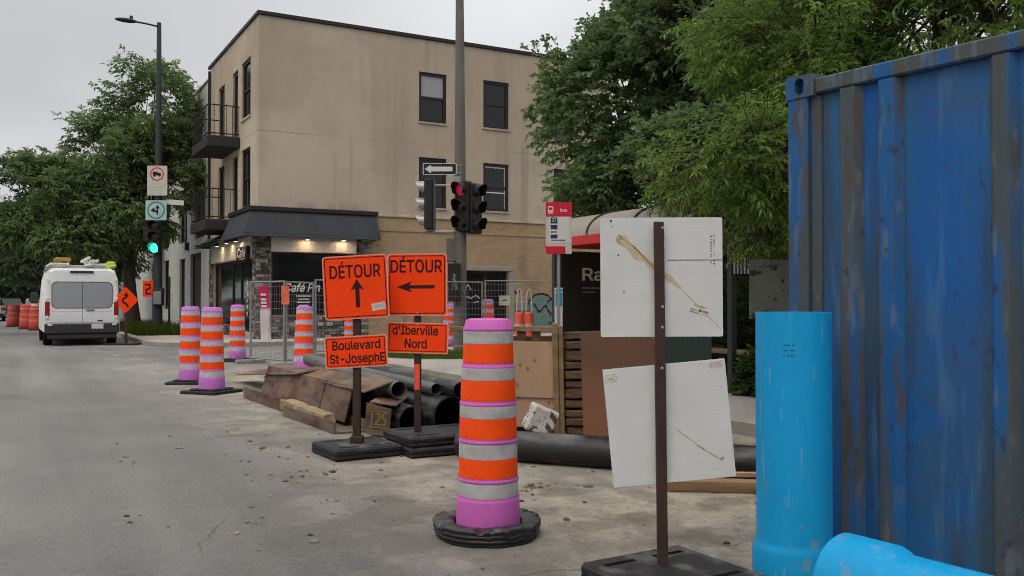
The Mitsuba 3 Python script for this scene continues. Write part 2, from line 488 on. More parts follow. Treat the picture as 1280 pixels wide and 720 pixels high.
def part(parent, name, mesh, bsdf, smooth=False, M=None, label=None, kind=None, color=None, **kw):
    key = numbered(f'{parent}__{name}')
    if M is not None:
        mesh = move(mesh, M)
    scene[key] = mikit.ply(mesh, bsdf, smooth, color=color, **kw)
    if label or kind:
        labels[key] = {k: v for k, v in (('label', label), ('kind', kind)) if v}
    return key


def single(name, mesh, bsdf, label, cat_, smooth=False, group=None, color=None):
    key = numbered(name)
    scene[key] = mikit.ply(mesh, bsdf, smooth, color=color)
    labels[key] = {'label': label, 'category': cat_}
    if group:
        labels[key]['group'] = group
    return key


def struct(name, mesh, bsdf, label=None, smooth=False):
    key = numbered(name)
    scene[key] = mikit.ply(mesh, bsdf, smooth)
    labels[key] = {'label': label or name.replace('_', ' '), 'kind': 'structure'}
    return key


def copy_thing(src, M, label, group=None):
    """Another entry per part of src under a new key, each with the same mesh and another to_world."""
    base = src.rsplit('_', 1)[0] if src[-3:].isdigit() else src
    key = numbered(base)
    labels[key] = {'label': label, 'category': labels[src]['category']}
    if group or labels[src].get('group'):
        labels[key]['group'] = group or labels[src]['group']
    for k in [k for k in scene if k.startswith(src + '__')]:
        scene[key + k[len(src):]] = {**scene[k], 'to_world': T(M.tolist())}
    for k in [k for k in labels if k.startswith(src + '__')]:
        labels[key + k[len(src):]] = dict(labels[k])
    return key


# ================================================================== SETTING
struct('ground', box(-600, 600, -200, 1400, -1.0, -0.03), 'soil', 'bare earth and grass around the street')
road_shape = unary_union([sg.box(-9, -60, 3.6, 900), sg.box(-9, -60, 6.4, 24), sg.box(-9, 21.6, 70, 26.4)])
road_shape = road_shape.buffer(-2.4).buffer(2.4).union(road_shape.intersection(sg.box(-9, -60, 3.5, 900)))
near_corner = sg.box(6.4, -40, 9.0, 21.6).difference(sg.box(6.4, 19.2, 8.8, 21.6)).union(sg.Point(8.8, 19.2).buffer(2.4, quad_segs=12).intersection(sg.box(6, 19, 9, 22)))
near_walk = near_corner.union(sg.box(8.8, 19.2, 60, 21.6))
far_walk = sg.box(3.6, 26.4, 60, 28.58).difference(sg.box(3.6, 26.4, 6.0, 28.8)).union(sg.Point(6.0, 28.8).buffer(2.4, quad_segs=12)).intersection(sg.box(3.6, 26.4, 60, 28.58)).union(
    sg.box(3.6, 28.58, 6.9, 300))
road = sg.box(-9, -60, 70, 900).difference(sg.box(9.5, -60, 70, 21.6)).difference(sg.box(6.9, 26.5, 70, 900))
struct('road', move(prism(road, 0.03), trans(0, 0, -0.03)), 'asphalt', 'worn grey asphalt street with dusty patches')


def pavement(shape, name, label):
    inner = shape.buffer(-0.17)
    k = struct(name, move(prism(inner, 0.16), trans(0, 0, -0.03)), 'concrete', label)
    return k, shape.difference(shape.buffer(-0.168))


kerb_pieces = []
for shape, nm, lab in ((near_walk, 'pavement', 'concrete pavement behind the bus shelter side of the street'), (far_walk, 'pavement', 'concrete pavement round the cafe corner')):
    key, ring = pavement(shape, nm, lab)
    n0 = 0
    for j in range(60):       # kerb stones, cut every metre along the street and the cross street
        cut = ring.intersection(sg.box(-1, -40 + j * 1.5 + 0.004, 8.78, -40 + (j + 1) * 1.5 - 0.004)) if shape is near_walk else ring.intersection(sg.box(-1, 25 + j * 1.5 + 0.004, 6.0, 25 + (j + 1) * 1.5 - 0.004))
        for g in getattr(cut, 'geoms', [cut]):
            if g.area > 0.05:
                y = g.centroid.y
                if shape is near_walk and y < 1:
                    continue
                if g.centroid.x > 6.6 and shape is far_walk and y > 29:
                    continue
                part(key, 'kerb_stone', move(prism(g.buffer(-0.002), 0.165), trans(0, 0, -0.03)), 'concrete')
    rest = ring.intersection(sg.box(8.8, -60, 70, 60)) if shape is near_walk else ring.intersection(sg.box(6.02, -60, 70, 28.4))
    part(key, 'kerb', move(prism(rest, 0.165), trans(0, 0, -0.03)), 'concrete')
struct('garden_soil', box(9.0, 60, -40, 21.55, -0.02, 0.11), 'soil', 'earth strip under the trees behind the pavement')
struct('pavement', box(-13, -9.0, -60, 400, -0.03, 0.13), 'concrete', 'concrete pavement on the other side of the street')


def blades(n, x0, x1, y0, y1, z, h, seed, wide=0.014, mask=None):
    r = np.random.default_rng(seed)
    x, y = r.uniform(x0, x1, n), r.uniform(y0, y1, n)
    if mask is not None:
        keep = np.array([mask.contains(sg.Point(a, b)) for a, b in zip(x, y)])
        x, y = x[keep], y[keep]
    n = len(x)
    a, hh, l = r.uniform(0, 2 * np.pi, n), h * r.uniform(0.4, 1.2, n), r.uniform(0.1, 0.7, n)
    b = r.uniform(0, 2 * np.pi, n)
    p = np.stack([x, y, np.full(n, z)], 1)
    side = np.stack([np.cos(a), np.sin(a), a * 0], 1) * wide / 2
    tip = p + np.stack([np.cos(b) * l * hh, np.sin(b) * l * hh, hh], 1)
    v = np.stack([p - side, p + side, tip], 1).reshape(-1, 3)
    m = trimesh.Trimesh(v, np.arange(3 * n).reshape(-1, 3), process=False)
    c = np.array([0.10, 0.15, 0.035]) * r.uniform(0.6, 1.35, (n, 1)) + np.array([0.05, 0.03, 0.0]) * r.uniform(0, 1, (n, 1)) ** 2
    return m, np.repeat(c, 3, 0)


def stuff(name, label, cat_, mesh, bsdf, color=None):
    key = numbered(name)
    scene[key] = mikit.ply(mesh, bsdf, False, color=color)
    labels[key] = {'label': label, 'category': cat_, 'kind': 'stuff'}


patch = sg.Point(8.5, 17.9).buffer(1.0)
patch = affinity.rotate(affinity.scale(patch, 1.5, 1.1), -20)
struct('lawn_soil', move(prism(patch, 0.02), trans(0, 0, 0.125)), 'soil', 'small lawn in the pavement by the traffic pole')
m, c = blades(16000, 6.8, 10.3, 16.4, 19.4, 0.14, 0.10, 3, 0.016, patch)
stuff('grass', 'small patch of cut grass beside the traffic light pole', 'grass', m, 'leaf', c)
m, c = blades(5000, 3.9, 5.6, 33.0, 41.5, 0.13, 0.42, 4, 0.035)
stuff('tall_grass', 'tall weeds round the foot of the lamp post', 'weeds', m, 'leaf', c * 0.75)

# loose stones and crumbs of earth on the asphalt
r = np.random.default_rng(21)
peb = []
for i in range(430):
    if i < 300:
        x, y = r.uniform(0.6, 5.8), r.uniform(2.4, 9.5)
        s = abs(r.normal(0.006, 0.006)) + 0.004
    else:
        k = [(2.15, 3.55), (3.35, 5.55), (2.0, 6.9), (3.0, 3.0), (1.75, 3.6)][i % 5]
        x, y = k[0] + r.normal(0, 0.22), k[1] + r.normal(0, 0.13)
        s = abs(r.normal(0.007, 0.008)) + 0.004
    b = trimesh.creation.icosphere(1, s)
    b.vertices *= r.uniform([0.7, 0.7, 0.35], [1.6, 1.6, 0.7])
    b.vertices += r.normal(0, s * 0.12, b.vertices.shape)
    b.apply_transform(trans(x, y, s * 0.25) @ rotz(r.uniform(0, 360)))
    peb.append((b, np.array([0.16, 0.15, 0.13]) * r.uniform(0.35, 1.7)))
stuff('loose_gravel', 'dark stones and crumbs of earth scattered over the dusty asphalt', 'gravel', cat([p[0] for p in peb]), 'vc_matte', np.vstack([np.tile(p[1], (len(p[0].vertices), 1)) for p in peb]))

# ================================================================== CAFE BUILDING
B = thing('cafe_building', 'three storey beige corner building with a cafe under a slate grey awning', 'building')
XC, YC, TOP = 6.87, 28.58, 10.32
holes_r = [(12.32, 13.36, 7.48, 9.2), (14.8, 15.84, 7.5, 9.2), (12.32, 13.36, 4.53, 6.26), (14.8, 15.84, 4.53, 6.24), (17.6, 18.62, 7.5, 9.2), (17.75, 18.75, 4.5, 6.24),
           (7.28, 10.02, 0.86, 2.86), (13.95, 15.82, 0.55, 2.38)]
wall_r = sg.box(XC, 0, 20.2, TOP).difference(unary_union([sg.box(a, c, b, d) for a, b, c, d in holes_r]))
part(B, 'wall', plate(wall_r, YC, 0.3), 'facade')
holes_l = [(29.66, 30.92, 7.36, 9.28), (31.5, 32.3, 6.86, 9.25), (33.65, 34.72, 6.86, 9.2), (29.66, 30.92, 4.4, 6.35), (31.5, 32.3, 3.86, 6.3), (33.65, 34.72, 3.86, 6.25), (29.3, 35.6, 0.3, 2.7)]
wall_l = sg.box(28.885, 0, 36.3, TOP).difference(unary_union([sg.box(a, c, b, d) for a, b, c, d in holes_l]))
LEFT = np.array([[0, 1, 0, 0], [1, 0, 0, 0], [0, 0, 1, 0], [0, 0, 0, 1.0]])     # (x along wall, y depth) -> (depth, along)


def lplate(poly, x_front, thick):
    m = plate(poly, x_front, thick)
    m.apply_transform(LEFT)
    m.invert() if m.volume < 0 else None
    return m


part(B, 'wall', lplate(wall_l, XC, 0.3), 'facade')
part(B, 'roof', box(XC + 0.02, 20.18, YC + 0.32, 36.2, TOP - 0.4, TOP - 0.2), 'concrete')
part(B, 'wall', box(20.202, 20.4, YC, 36.28, 0, TOP), 'facade')
part(B, 'wall', box(XC + 0.31, 20.2, 36.31, 36.5, 0, TOP), 'facade')
part(B, 'coping', cat([box(XC - 0.06, 20.45, YC - 0.06, YC + 0.34, TOP + 0.002, TOP + 0.13, 0.015), box(XC - 0.06, XC + 0.34, YC + 0.342, 36.5, TOP + 0.002, TOP + 0.13, 0.015)]), 'frame_dark')
part(B, 'ledge', box(10.6, 20.2, YC - 0.05, YC - 0.002, 4.14, 4.22, 0.01), 'facade')
part(B, 'ledge', box(10.6, 20.2, YC - 0.03, YC - 0.002, 3.66, 3.74, 0.008), 'facade')


def window(a, b, z0, z1, side, mullion=None, white=False, bright=False, depth=0.09):
    """Sash window in the right ('r') or left wall; frame, rails and two panes."""
    put = plate if side == 'r' else lplate
    w = 0.1
    front = (YC if side == 'r' else XC) + 0.05
    fr = sg.box(a + 0.002, z0 + 0.002, b - 0.002, z1 - 0.002).difference(sg.box(a + w, z0 + w, b - w, z1 - w))
    k = part(B, 'window', put(fr, front, depth), 'frame_dark')
    zm = (z0 + z1) / 2
    part(k, 'sash_rail', put(sg.box(a + w + 0.001, zm - 0.04, b - w - 0.001, zm + 0.04), front + 0.015, 0.05), 'frame_dark')
    part(k, 'pane', put(sg.box(a + w - 0.01, zm + 0.03, b - w + 0.01, z1 - w + 0.01), front + 0.05, 0.006), 'van_pane' if bright else 'dark_pane')
    part(k, 'pane', put(sg.box(a + w - 0.01, z0 + w - 0.01, b - w + 0.01, zm - 0.03), front + 0.058, 0.006), 'dark_pane')
    part(k, 'sill', put(sg.box(a - 0.04, z0 - 0.06, b + 0.04, z0 - 0.002), (YC if side == 'r' else XC) - 0.05, 0.1), 'facade')
    if white:
        part(k, 'blind_rail', put(unary_union([sg.box(a + w, z1 - w - 0.05, b - w, z1 - w - 0.015), sg.box(a + w, zm - 0.2, b - w, zm - 0.165), sg.box(b - w - 0.05, z0 + w, b - w - 0.03, z1 - w)]), front + 0.03, 0.012), 'white_paint')
    return k


window(*holes_r[0], 'r', bright=True)
window(*holes_r[1], 'r')
window(*holes_r[2], 'r')
window(*holes_r[3], 'r', white=True)
window(*holes_r[4], 'r')
window(*holes_r[5], 'r')
window(*holes_l[0], 'l')
window(*holes_l[3], 'l')
for h in (holes_l[1], holes_l[2], holes_l[4], holes_l[5]):
    a, b, z0, z1 = h
    k = part(B, 'door', lplate(sg.box(a + 0.002, z0 + 0.002, b - 0.002, z1 - 0.002).difference(sg.box(a + 0.13, z0 + 0.3, b - 0.13, z1 - 0.14)), XC + 0.06, 0.07), 'frame_dark')
    part(k, 'pane', lplate(sg.box(a + 0.12, z0 + 0.29, b - 0.12, z1 - 0.13), XC + 0.1, 0.006), 'dark_pane')
# shop glazing
k = part(B, 'shop_window', plate(sg.box(7.284, 0.864, 10.016, 2.856).difference(unary_union([sg.box(7.36, 0.94, 9.02, 2.78), sg.box(9.08, 0.94, 9.94, 2.78)])), YC + 0.1, 0.08), 'frame_dark')
part(k, 'pane', plate(sg.box(7.35, 0.93, 9.95, 2.79), YC + 0.14, 0.006), 'dark_pane')
part(k, 'lettering', lettering('Café Fin', 7.72, 8.86, 1.62, 0.26, YC + 0.1, True, 0.25, 0.004), 'white_paint')
for w, z in ((0.5, 1.46), (0.36, 1.36), (0.42, 1.26), (0.3, 1.16), (0.44, 1.06), (0.3, 0.98)):
    part(k, 'menu_line', box(8.35 - w / 2, 8.35 + w / 2, YC + 0.1, YC + 0.104, z, z + 0.035), 'white_paint')
k = part(B, 'shop_window', lplate(sg.box(29.304, 0.304, 35.596, 2.696).difference(unary_union([sg.box(29.4, 0.4, 31.3, 2.6), sg.box(31.4, 0.4, 32.6, 2.6), sg.box(32.7, 0.4, 35.5, 2.6)])), XC + 0.1, 0.08), 'frame_dark')
part(k, 'pane', lplate(sg.box(29.35, 0.35, 35.55, 2.65), XC + 0.14, 0.006), 'dark_pane')
for dx, z, q_ in ((0, 1.9, .1), (.1, 1.72, .09), (-.05, 1.55, .08), (.05, 1.32, .07), (0, 1.12, .08), (.02, .9, .07)):
    part(k, 'decal', lplate(sg.Point(30.4 + dx, z).buffer(q_), XC + 0.09, 0.004), 'cream_fascia')
# doorway with shutter on the cross street side
k = part(B, 'shop_window', plate(sg.box(13.954, 0.554, 15.816, 2.376).difference(unary_union([sg.box(14.05, 0.66, 14.9, 2.28), sg.box(15.0, 0.66, 15.72, 2.28)])), YC + 0.16, 0.06), 'frame_dark')
part(k, 'pane', plate(sg.box(14.04, 0.65, 15.73, 2.29), YC + 0.19, 0.006), 'dark_pane')
part(B, 'lintel', box(13.7, 16.0, YC - 0.06, YC - 0.002, 2.39, 2.55, 0.015), 'concrete')
part(B, 'pier', box(15.83, 16.05, YC - 0.04, YC - 0.003, 0, 2.38), 'concrete')
# stone clad columns and base: single stones set proud in mortar
def stones(x0, x1, z0, z1, seed, hmean=0.1, wmean=0.2):
    r = np.random.default_rng(seed)
    out, cols = [], []
    z = z0
    while z < z1 - 0.03:
        h = min(r.uniform(0.7, 1.4) * hmean, z1 - z)
        x = x0
        while x < x1 - 0.02:
            w = min(r.uniform(0.5, 1.6) * wmean, x1 - x)
            d = r.uniform(0.01, 0.05)
            b = box(x + 0.006, x + w - 0.006, -d, 0.0, z + 0.006, z + h - 0.006, 0.008)
            out.append(b)
            c = np.array([0.165, 0.15, 0.135]) * r.choice([0.3, 0.55, 0.8, 1.2, 1.9]) * r.uniform(0.8, 1.2)
            cols.append(np.tile(c, (len(b.vertices), 1)))
            x += w
        z += h
    return cat(out), np.vstack(cols)


def clad(name, x0, x1, z0, z1, side, at, seed):
    m, c = stones(x0, x1, z0, z1, seed)
    m.apply_transform(trans(0, at, 0))
    if side == 'l':
        m.apply_transform(LEFT)
        m.invert()
    part(B, name, m, 'vc_matte', color=c, kind='stuff')


clad('stone_column', 6.8, 7.26, 0, 3.38, 'r', YC - 0.004, 1)
clad('stone_column', 28.58, 29.2, 0, 3.38, 'l', XC - 0.004, 2)
clad('stone_column', 10.06, 10.5, 0, 3.38, 'r', YC - 0.004, 3)
clad('stone_column', 35.62, 36.2, 0, 3.3, 'l', XC - 0.004, 4)
clad('stone_base', 7.27, 10.05, 0, 0.84, 'r', YC - 0.004, 5)
clad('stone_base', 32.6, 35.6, 0, 0.5, 'l', XC - 0.004, 6)
part(B, 'fascia', box(7.265, 10.055, YC - 0.09, YC - 0.003, 2.88, 3.42), 'cream_fascia')
part(B, 'fascia', box(XC - 0.09, XC - 0.003, 29.21, 35.61, 2.72, 3.42), 'cream_fascia')




# slate mansard awning: a sloped band round the corner
def quadsheet(q, t=0.03):
    q = np.asarray(q, float)
    n = np.cross(q[1] - q[0], q[2] - q[0])
    n /= np.linalg.norm(n)
    return trimesh.convex.convex_hull(np.vstack([q, q - n * t]))


zb, zt, ob, ot = 3.32, 4.12, 0.62, 0.3
part(B, 'awning', cat([
    quadsheet([(XC - ob, YC - ob, zb), (10.72, YC - ob, zb), (10.66, YC - ot, zt), (XC - ot, YC - ot, zt)]),
    quadsheet([(10.72, YC - ob, zb), (10.72, YC, zb), (10.66, YC, zt), (10.66, YC - ot, zt)]),
    quadsheet([(XC - ob, 31.3, zb), (XC - ob, YC - ob, zb), (XC - ot, YC - ot, zt), (XC - ot, 31.3, zt)]),
    quadsheet([(XC, 31.3, zb), (XC - ob, 31.3, zb), (XC - ot, 31.3, zt), (XC, 31.3, zt)]),
    quadsheet([(XC - ob, 36.2, zb), (XC - ob, 31.31, zb), (XC - 0.12, 31.31, zb + 0.36), (XC - 0.12, 36.2, zb + 0.36)]),
    quadsheet([(XC, 36.2, zb), (XC - ob, 36.2, zb), (XC - 0.12, 36.2, zb + 0.36), (XC, 36.2, zb + 0.36)]),
    box(XC - ob + 0.03, 10.69, YC - ob + 0.03, YC - 0.1, zb + 0.06, zb + 0.1), box(XC - ob + 0.03, XC - 0.1, YC, 36.15, zb + 0.06, zb + 0.1)]), 'slate_awning')
part(B, 'awning_cap', cat([box(XC - ot - 0.06, 10.72, YC - ot - 0.06, YC - 0.003, zt + 0.002, zt + 0.15, 0.02), box(XC - ot - 0.06, XC - 0.003, YC, 31.34, zt + 0.002, zt + 0.15, 0.02)]), 'frame_dark')
for i, (x, y) in enumerate([(8.35, YC - 0.3), (9.55, YC - 0.3), (XC - 0.3, 30.4), (XC - 0.3, 31.8), (XC - 0.3, 33.4)]):
    k = part(B, 'downlight', move(lathe([(0.075, 0.0), (0.075, 0.1), (0.0, 0.1)], 16), trans(x, y, zb - 0.045)), 'frame_dark', 30)
    d = trimesh.creation.cylinder(0.06, 0.01, sections=12)
    d.apply_transform(trans(x, y, zb - 0.035))
    scene[k + '__bulb'] = mikit.ply(d, 'cream_fascia', emitter={'type': 'area', 'radiance': rgb(26.0, 17.0, 9.0)})


mat('balcony_grey', (0.035, 0.031, 0.031), 0.7, 0.3)


def balcony(z, y0, y1, out=1.08):
    k = part(B, 'balcony', box(XC - out, XC - 0.003, y0, y1, z - 0.34, z, 0.01), 'balcony_grey')
    part(k, 'floor', box(XC - out + 0.05, XC - 0.004, y0 + 0.05, y1 - 0.05, z + 0.001, z + 0.03), 'timber')
    rails = []
    zt_ = z + 1.05
    for zz in (z + 0.1, zt_):
        rails += [tube([(XC - out + 0.04, y0 + 0.04, zz), (XC - out + 0.04, y1 - 0.04, zz)], 0.022, 6), tube([(XC - out + 0.04, y0 + 0.04, zz), (XC - 0.02, y0 + 0.04, zz)], 0.022, 6),
                  tube([(XC - out + 0.04, y1 - 0.04, zz), (XC - 0.02, y1 - 0.04, zz)], 0.022, 6)]
    part(k, 'handrail', cat(rails), 'black_paint', 30)
    for y in np.linspace(y0 + 0.04, y1 - 0.04, 14):
        part(k, 'baluster', tube([(XC - out + 0.04, y, z), (XC - out + 0.04, y, zt_)], 0.011, 5), 'black_paint', 30)
    for x in np.linspace(XC - out + 0.04, XC - 0.05, 6):
        part(k, 'baluster', tube([(x, y0 + 0.04, z), (x, y0 + 0.04, zt_)], 0.011, 5), 'black_paint', 30)


balcony(6.84, 31.15, 34.0)
balcony(4.06, 31.42, 34.2)
part(B, 'downpipe', tube([(XC - 0.06, 36.2, 3.5), (XC - 0.06, 36.2, 10.2)], 0.05, 8), 'frame_dark', 30)
part(B, 'electric_meter', box(15.86 + 0.25, 16.55, YC - 0.16, YC - 0.005, 0.95, 1.3, 0.02), 'galvanised')


# painted scrawl on the brick
def scrawl(curves, w):
    return unary_union([sg.LineString(c).buffer(w, cap_style='round') for c in curves])


t_ = np.linspace(0, 2 * np.pi, 30)
part(B, 'graffiti', plate(unary_union([sg.Point(17.2, 0.95).buffer(0.62), sg.Point(17.85, 0.9).buffer(0.5), sg.box(16.9, 0.35, 18.2, 1.0)]).simplify(0.02), YC - 0.004, 0.003), 'vc_matte',
     color=np.tile([0.12, 0.21, 0.19], (len(plate(unary_union([sg.Point(17.2, 0.95).buffer(0.62), sg.Point(17.85, 0.9).buffer(0.5), sg.box(16.9, 0.35, 18.2, 1.0)]).simplify(0.02), YC, 0.003).vertices), 1)))
part(B, 'graffiti', plate(scrawl([[(17.2 + 0.63 * math.cos(a), 0.95 + 0.63 * math.sin(a)) for a in np.linspace(0.2, 4.2, 24)], [(17.85 + 0.52 * math.cos(a), 0.92 + 0.5 * math.sin(a)) for a in np.linspace(-2.2, 2.4, 24)],
                                  [(16.9, 1.2), (17.1, 0.9), (17.4, 1.15), (17.6, 0.8), (17.9, 1.1), (18.1, 0.8)], [(16.0, 1.75), (16.15, 1.6), (16.3, 1.7)], [(18.3, 1.2), (18.35, 0.8), (18.5, 1.1)]], 0.035), YC - 0.008, 0.003), 'sign_black')
part(B, 'graffiti', plate(scrawl([[(14.2, 1.75), (14.3, 1.9), (14.4, 1.72)], [(14.15, 1.5), (14.4, 1.4), (14.6, 1.52), (14.75, 1.4)], [(14.5, 1.25), (14.7, 1.3)]], 0.014), YC + 0.184, 0.003), 'cream_fascia')
# hanging cafe sign on the street side
s = thing('cafe_sign', 'black shop sign with white script beside the stone corner column', 'sign')
part(s, 'panel', box(XC - 0.2, XC - 0.1, 29.25, 30.75, 2.62, 3.08, 0.01), 'sign_black')
m = meshkit.text_mesh('Café', 0.3, 0.006, True)
m.apply_translation([-m.bounds[0][0], 0, 0])
S_ = np.eye(4); S_[0, 1] = 0.25
m.apply_transform(S_)
m.apply_scale([1.15 / (m.bounds[1][0]), 1, 1])
# text reads from far (left in view) to near (right in view) on the -x face
m.apply_transform(np.array([[0, 0, -1, XC - 0.2], [-1, 0, 0, 30.6], [0, 1, 0, 2.74], [0, 0, 0, 1.0]]))
part(s, 'lettering', m, 'white_paint')
part(s, 'underline', box(XC - 0.206, XC - 0.2005, 29.5, 30.3, 2.67, 2.69), 'white_paint')

# ================================================================== GREY NEIGHBOUR
N = thing('grey_building', 'long pale grey rendered building beyond the cafe building', 'building')
holes = [(38.2, 40.6, 0.25, 3.3), (42.0, 43.4, 0.25, 3.2), (46.5, 48.2, 0.9, 3.3), (50.6, 52.2, 0.3, 3.3), (37.5, 39.6, 3.9, 5.9), (41.5, 43.6, 3.9, 5.9), (37.5, 39.6, 7.0, 8.9), (42.5, 44.6, 7.0, 8.9), (46.5, 48.6, 7.0, 8.9), (46.5, 48.6, 3.9, 5.9)]
wn = sg.box(36.52, 0, 62, 9.95).difference(unary_union([sg.box(a, c, b, d) for a, b, c, d in holes]))
part(N, 'wall', lplate(wn, XC + 0.02, 0.3), 'grey_render')
part(N, 'wall', box(XC + 0.33, 20, 61.8, 62, 0, 9.95), 'grey_render')
part(N, 'roof', box(XC + 0.33, 20, 36.55, 61.7, 9.5, 9.7), 'concrete')
part(N, 'coping', box(XC - 0.03, XC + 0.33, 36.52, 62, 9.952, 10.03, 0.01), 'galvanised')
for i, (a, b, z0, z1) in enumerate(holes):
    nm = 'garage_door' if i < 2 else 'window'
    k = part(N, nm, lplate(sg.box(a + 0.003, z0 + 0.003, b - 0.003, z1 - 0.003).difference(sg.box(a + 0.12, z0 + 0.12, b - 0.12, z1 - 0.12)), XC + 0.12, 0.08), 'frame_dark')
    part(k, 'panel' if i < 2 else 'pane', lplate(sg.box(a + 0.1, z0 + 0.1, b - 0.1, z1 - 0.1), XC + 0.17, 0.009), 'black_plastic' if i < 2 else 'dark_pane')
part(N, 'wall_lamp', box(XC - 0.12, XC + 0.015, 41.0, 41.25, 3.5, 3.85, 0.02), 'black_paint')
F = thing('far_building', 'pale low building far down the street behind the parked van', 'building')
part(F, 'wall', box(6.9, 20, 66, 95, 0, 8.0), 'grey_render')
part(F, 'roof', box(6.7, 20.2, 65.8, 95.2, 8.002, 8.3), 'frame_dark')
for y in range(68, 94, 5):
    for z in (1.0, 4.6):
        part(F, 'window', box(6.85, 6.898, y, y + 2.2, z, z + 2.0), 'dark_pane')
F = thing('brick_building', 'low dark red brick building behind the trees and the bus shelter', 'building')
part(F, 'wall', box(16.5, 28, -6, 19, 0, 3.6), 'red_brick')
part(F, 'roof', box(16.3, 28.2, -6.2, 19.2, 3.602, 3.85), 'frame_dark')
for y in (3.0, 6.5, 10.0, 13.5, 16.5):
    k = part(F, 'window', cat([box(16.44, 16.498, y, y + 1.4, 1.0, 1.1), box(16.44, 16.498, y, y + 1.4, 2.5, 2.6), box(16.44, 16.498, y, y + 0.1, 1.1, 2.5), box(16.44, 16.498, y + 1.3, y + 1.4, 1.1, 2.5)]), 'white_paint')
    part(k, 'pane', box(16.47, 16.497, y + 0.1, y + 1.3, 1.1, 2.5), 'dark_pane')

# ================================================================== SHIPPING CONTAINER
# its long side recedes along the street; u runs from its far corner towards the camera, w points out of the face
C = thing('shipping_container', 'weathered blue shipping container with rusty upright ribs', 'container')
MC = np.eye(4)
MC[:3, 0], MC[:3, 1], MC[:3, 3] = [0.108, -0.994, 0], [-0.994, -0.108, 0], [3.8, 3.65, 0]   # columns: u, w


def cpart(name, m, b, parent=C, **kw):
    m = move(m, MC)
    if m.volume < 0:
        m.invert()
    return part(parent, name, m, b, **kw)


LC = 6.06
cpart('side_panel', box(0.19, LC - 0.19, -0.09, -0.045, 0.03, 2.47), 'container_blue')
cpart('end_panel', box(0.005, 0.05, -2.3, -0.02, 0.16, 2.47), 'container_blue')
cpart('roof', box(0.05, LC, -2.3, -0.06, 2.5, 2.54), 'container_blue')
cpart('back_panel', box(0.1, LC, -2.36, -2.31, 0.16, 2.5), 'container_blue')
cpart('corner_post', cat([box(0.0, 0.13, -0.1, -0.002, 0.12, 2.47, 0.008), box(0.131, 0.2, -0.1, -0.03, 0.12, 2.468, 0.006)]), 'container_worn')
cpart('corner_post', box(LC - 0.2, LC, -0.1, -0.002, 0.12, 2.47, 0.008), 'container_worn')
cpart('top_rail', dent(box(0.181, LC - 0.19, -0.1, 0.0, 2.472, 2.555, 0.008), 0.004, 3, 4, 0.12), 'container_worn')
cpart('bottom_rail', box(0.181, LC - 0.19, -0.1, -0.02, 0.0, 0.05, 0.008), 'container_worn')
ribs = [(0.322, 0.431), (0.545, 0.655), (1.117, 1.217), (1.33, 1.44), (1.92, 2.02), (2.14, 2.25), (2.74, 2.84), (2.96, 3.06), (3.56, 3.66), (4.3, 4.4), (5.0, 5.1)]
for a, b in ribs:
    # pressed rib: sloping cheeks, flat top
    poly = sg.Polygon([(a - 0.018, -0.044), (a + 0.014, -0.004), (b - 0.014, -0.004), (b + 0.018, -0.044)])
    m = prism(poly, 2.415)
    m.apply_transform(trans(0, 0, 0.052))
    m = dent(m, 0.003, 5, int(a * 100), 0.1)
    cpart('rib', m, 'container_worn')
for u0, z0 in ((-0.006, 2.462), (LC - 0.176, 2.462), (-0.006, 0.0), (LC - 0.176, 0.0)):
    base_c = manifold3d.Manifold.cube([0.182, 0.17, 0.122]).translate([u0, -0.164, z0])
    hole = manifold3d.Manifold.hull(manifold3d.Manifold.cylinder(0.1, 0.03, 0.03, 20).rotate([90, 0, 0]).translate([u0 + 0.09, 0.05, z0 + 0.045]) + manifold3d.Manifold.cylinder(0.1, 0.03, 0.03, 20).rotate([90, 0, 0]).translate([u0 + 0.09, 0.05, z0 + 0.078]))
    mm = (base_c - hole).to_mesh()
    cpart('corner_casting', trimesh.Trimesh(mm.vert_properties[:, :3], mm.tri_verts, process=False), 'container_worn')

# ================================================================== BLUE PIPES
single('blue_pipe', hollow((3.42, 3.25, 0.0), (3.42, 3.25, 1.29), 0.182, 0.012, 64, bell=(0.12, 0.02)), 'blue_pvc', 'thick light blue plastic pipe standing upright by the container corner', 'pipe', 40)
single('blue_pipe', hollow((3.03, 2.63, 0.192), (3.43, -1.6, 0.168), 0.168, 0.012, 64, bell=(0.24, 0.024)), 'blue_pvc', 'light blue plastic pipe lying on the ground along the container', 'pipe', 40)

UP = [k for k in scene if k.startswith('blue_pipe')][0]
for j, zz in enumerate((1.13, 1.105, 1.08)):
    for i in range(5):
        if (i + j) % 4 == 3:
            continue
        a = math.radians(-150 + 3.4 * i)
        part(UP, 'stamp', move(box(-0.0035, 0.0035, -0.0008, 0.0, 0, 0.006), trans(3.42 + 0.1822 * math.cos(a), 3.25 + 0.1822 * math.sin(a), zz) @ rotz(math.degrees(a) + 90)), 'navy')

# ================================================================== TRAFFIC DRUMS
MAG, SIL, ORG = (0.61, 0.145, 0.50), (0.45, 0.43, 0.43), (0.98, 0.085, 0.005)
LIL, SIL2 = (0.58, 0.20, 0.62), (0.55, 0.49, 0.57)


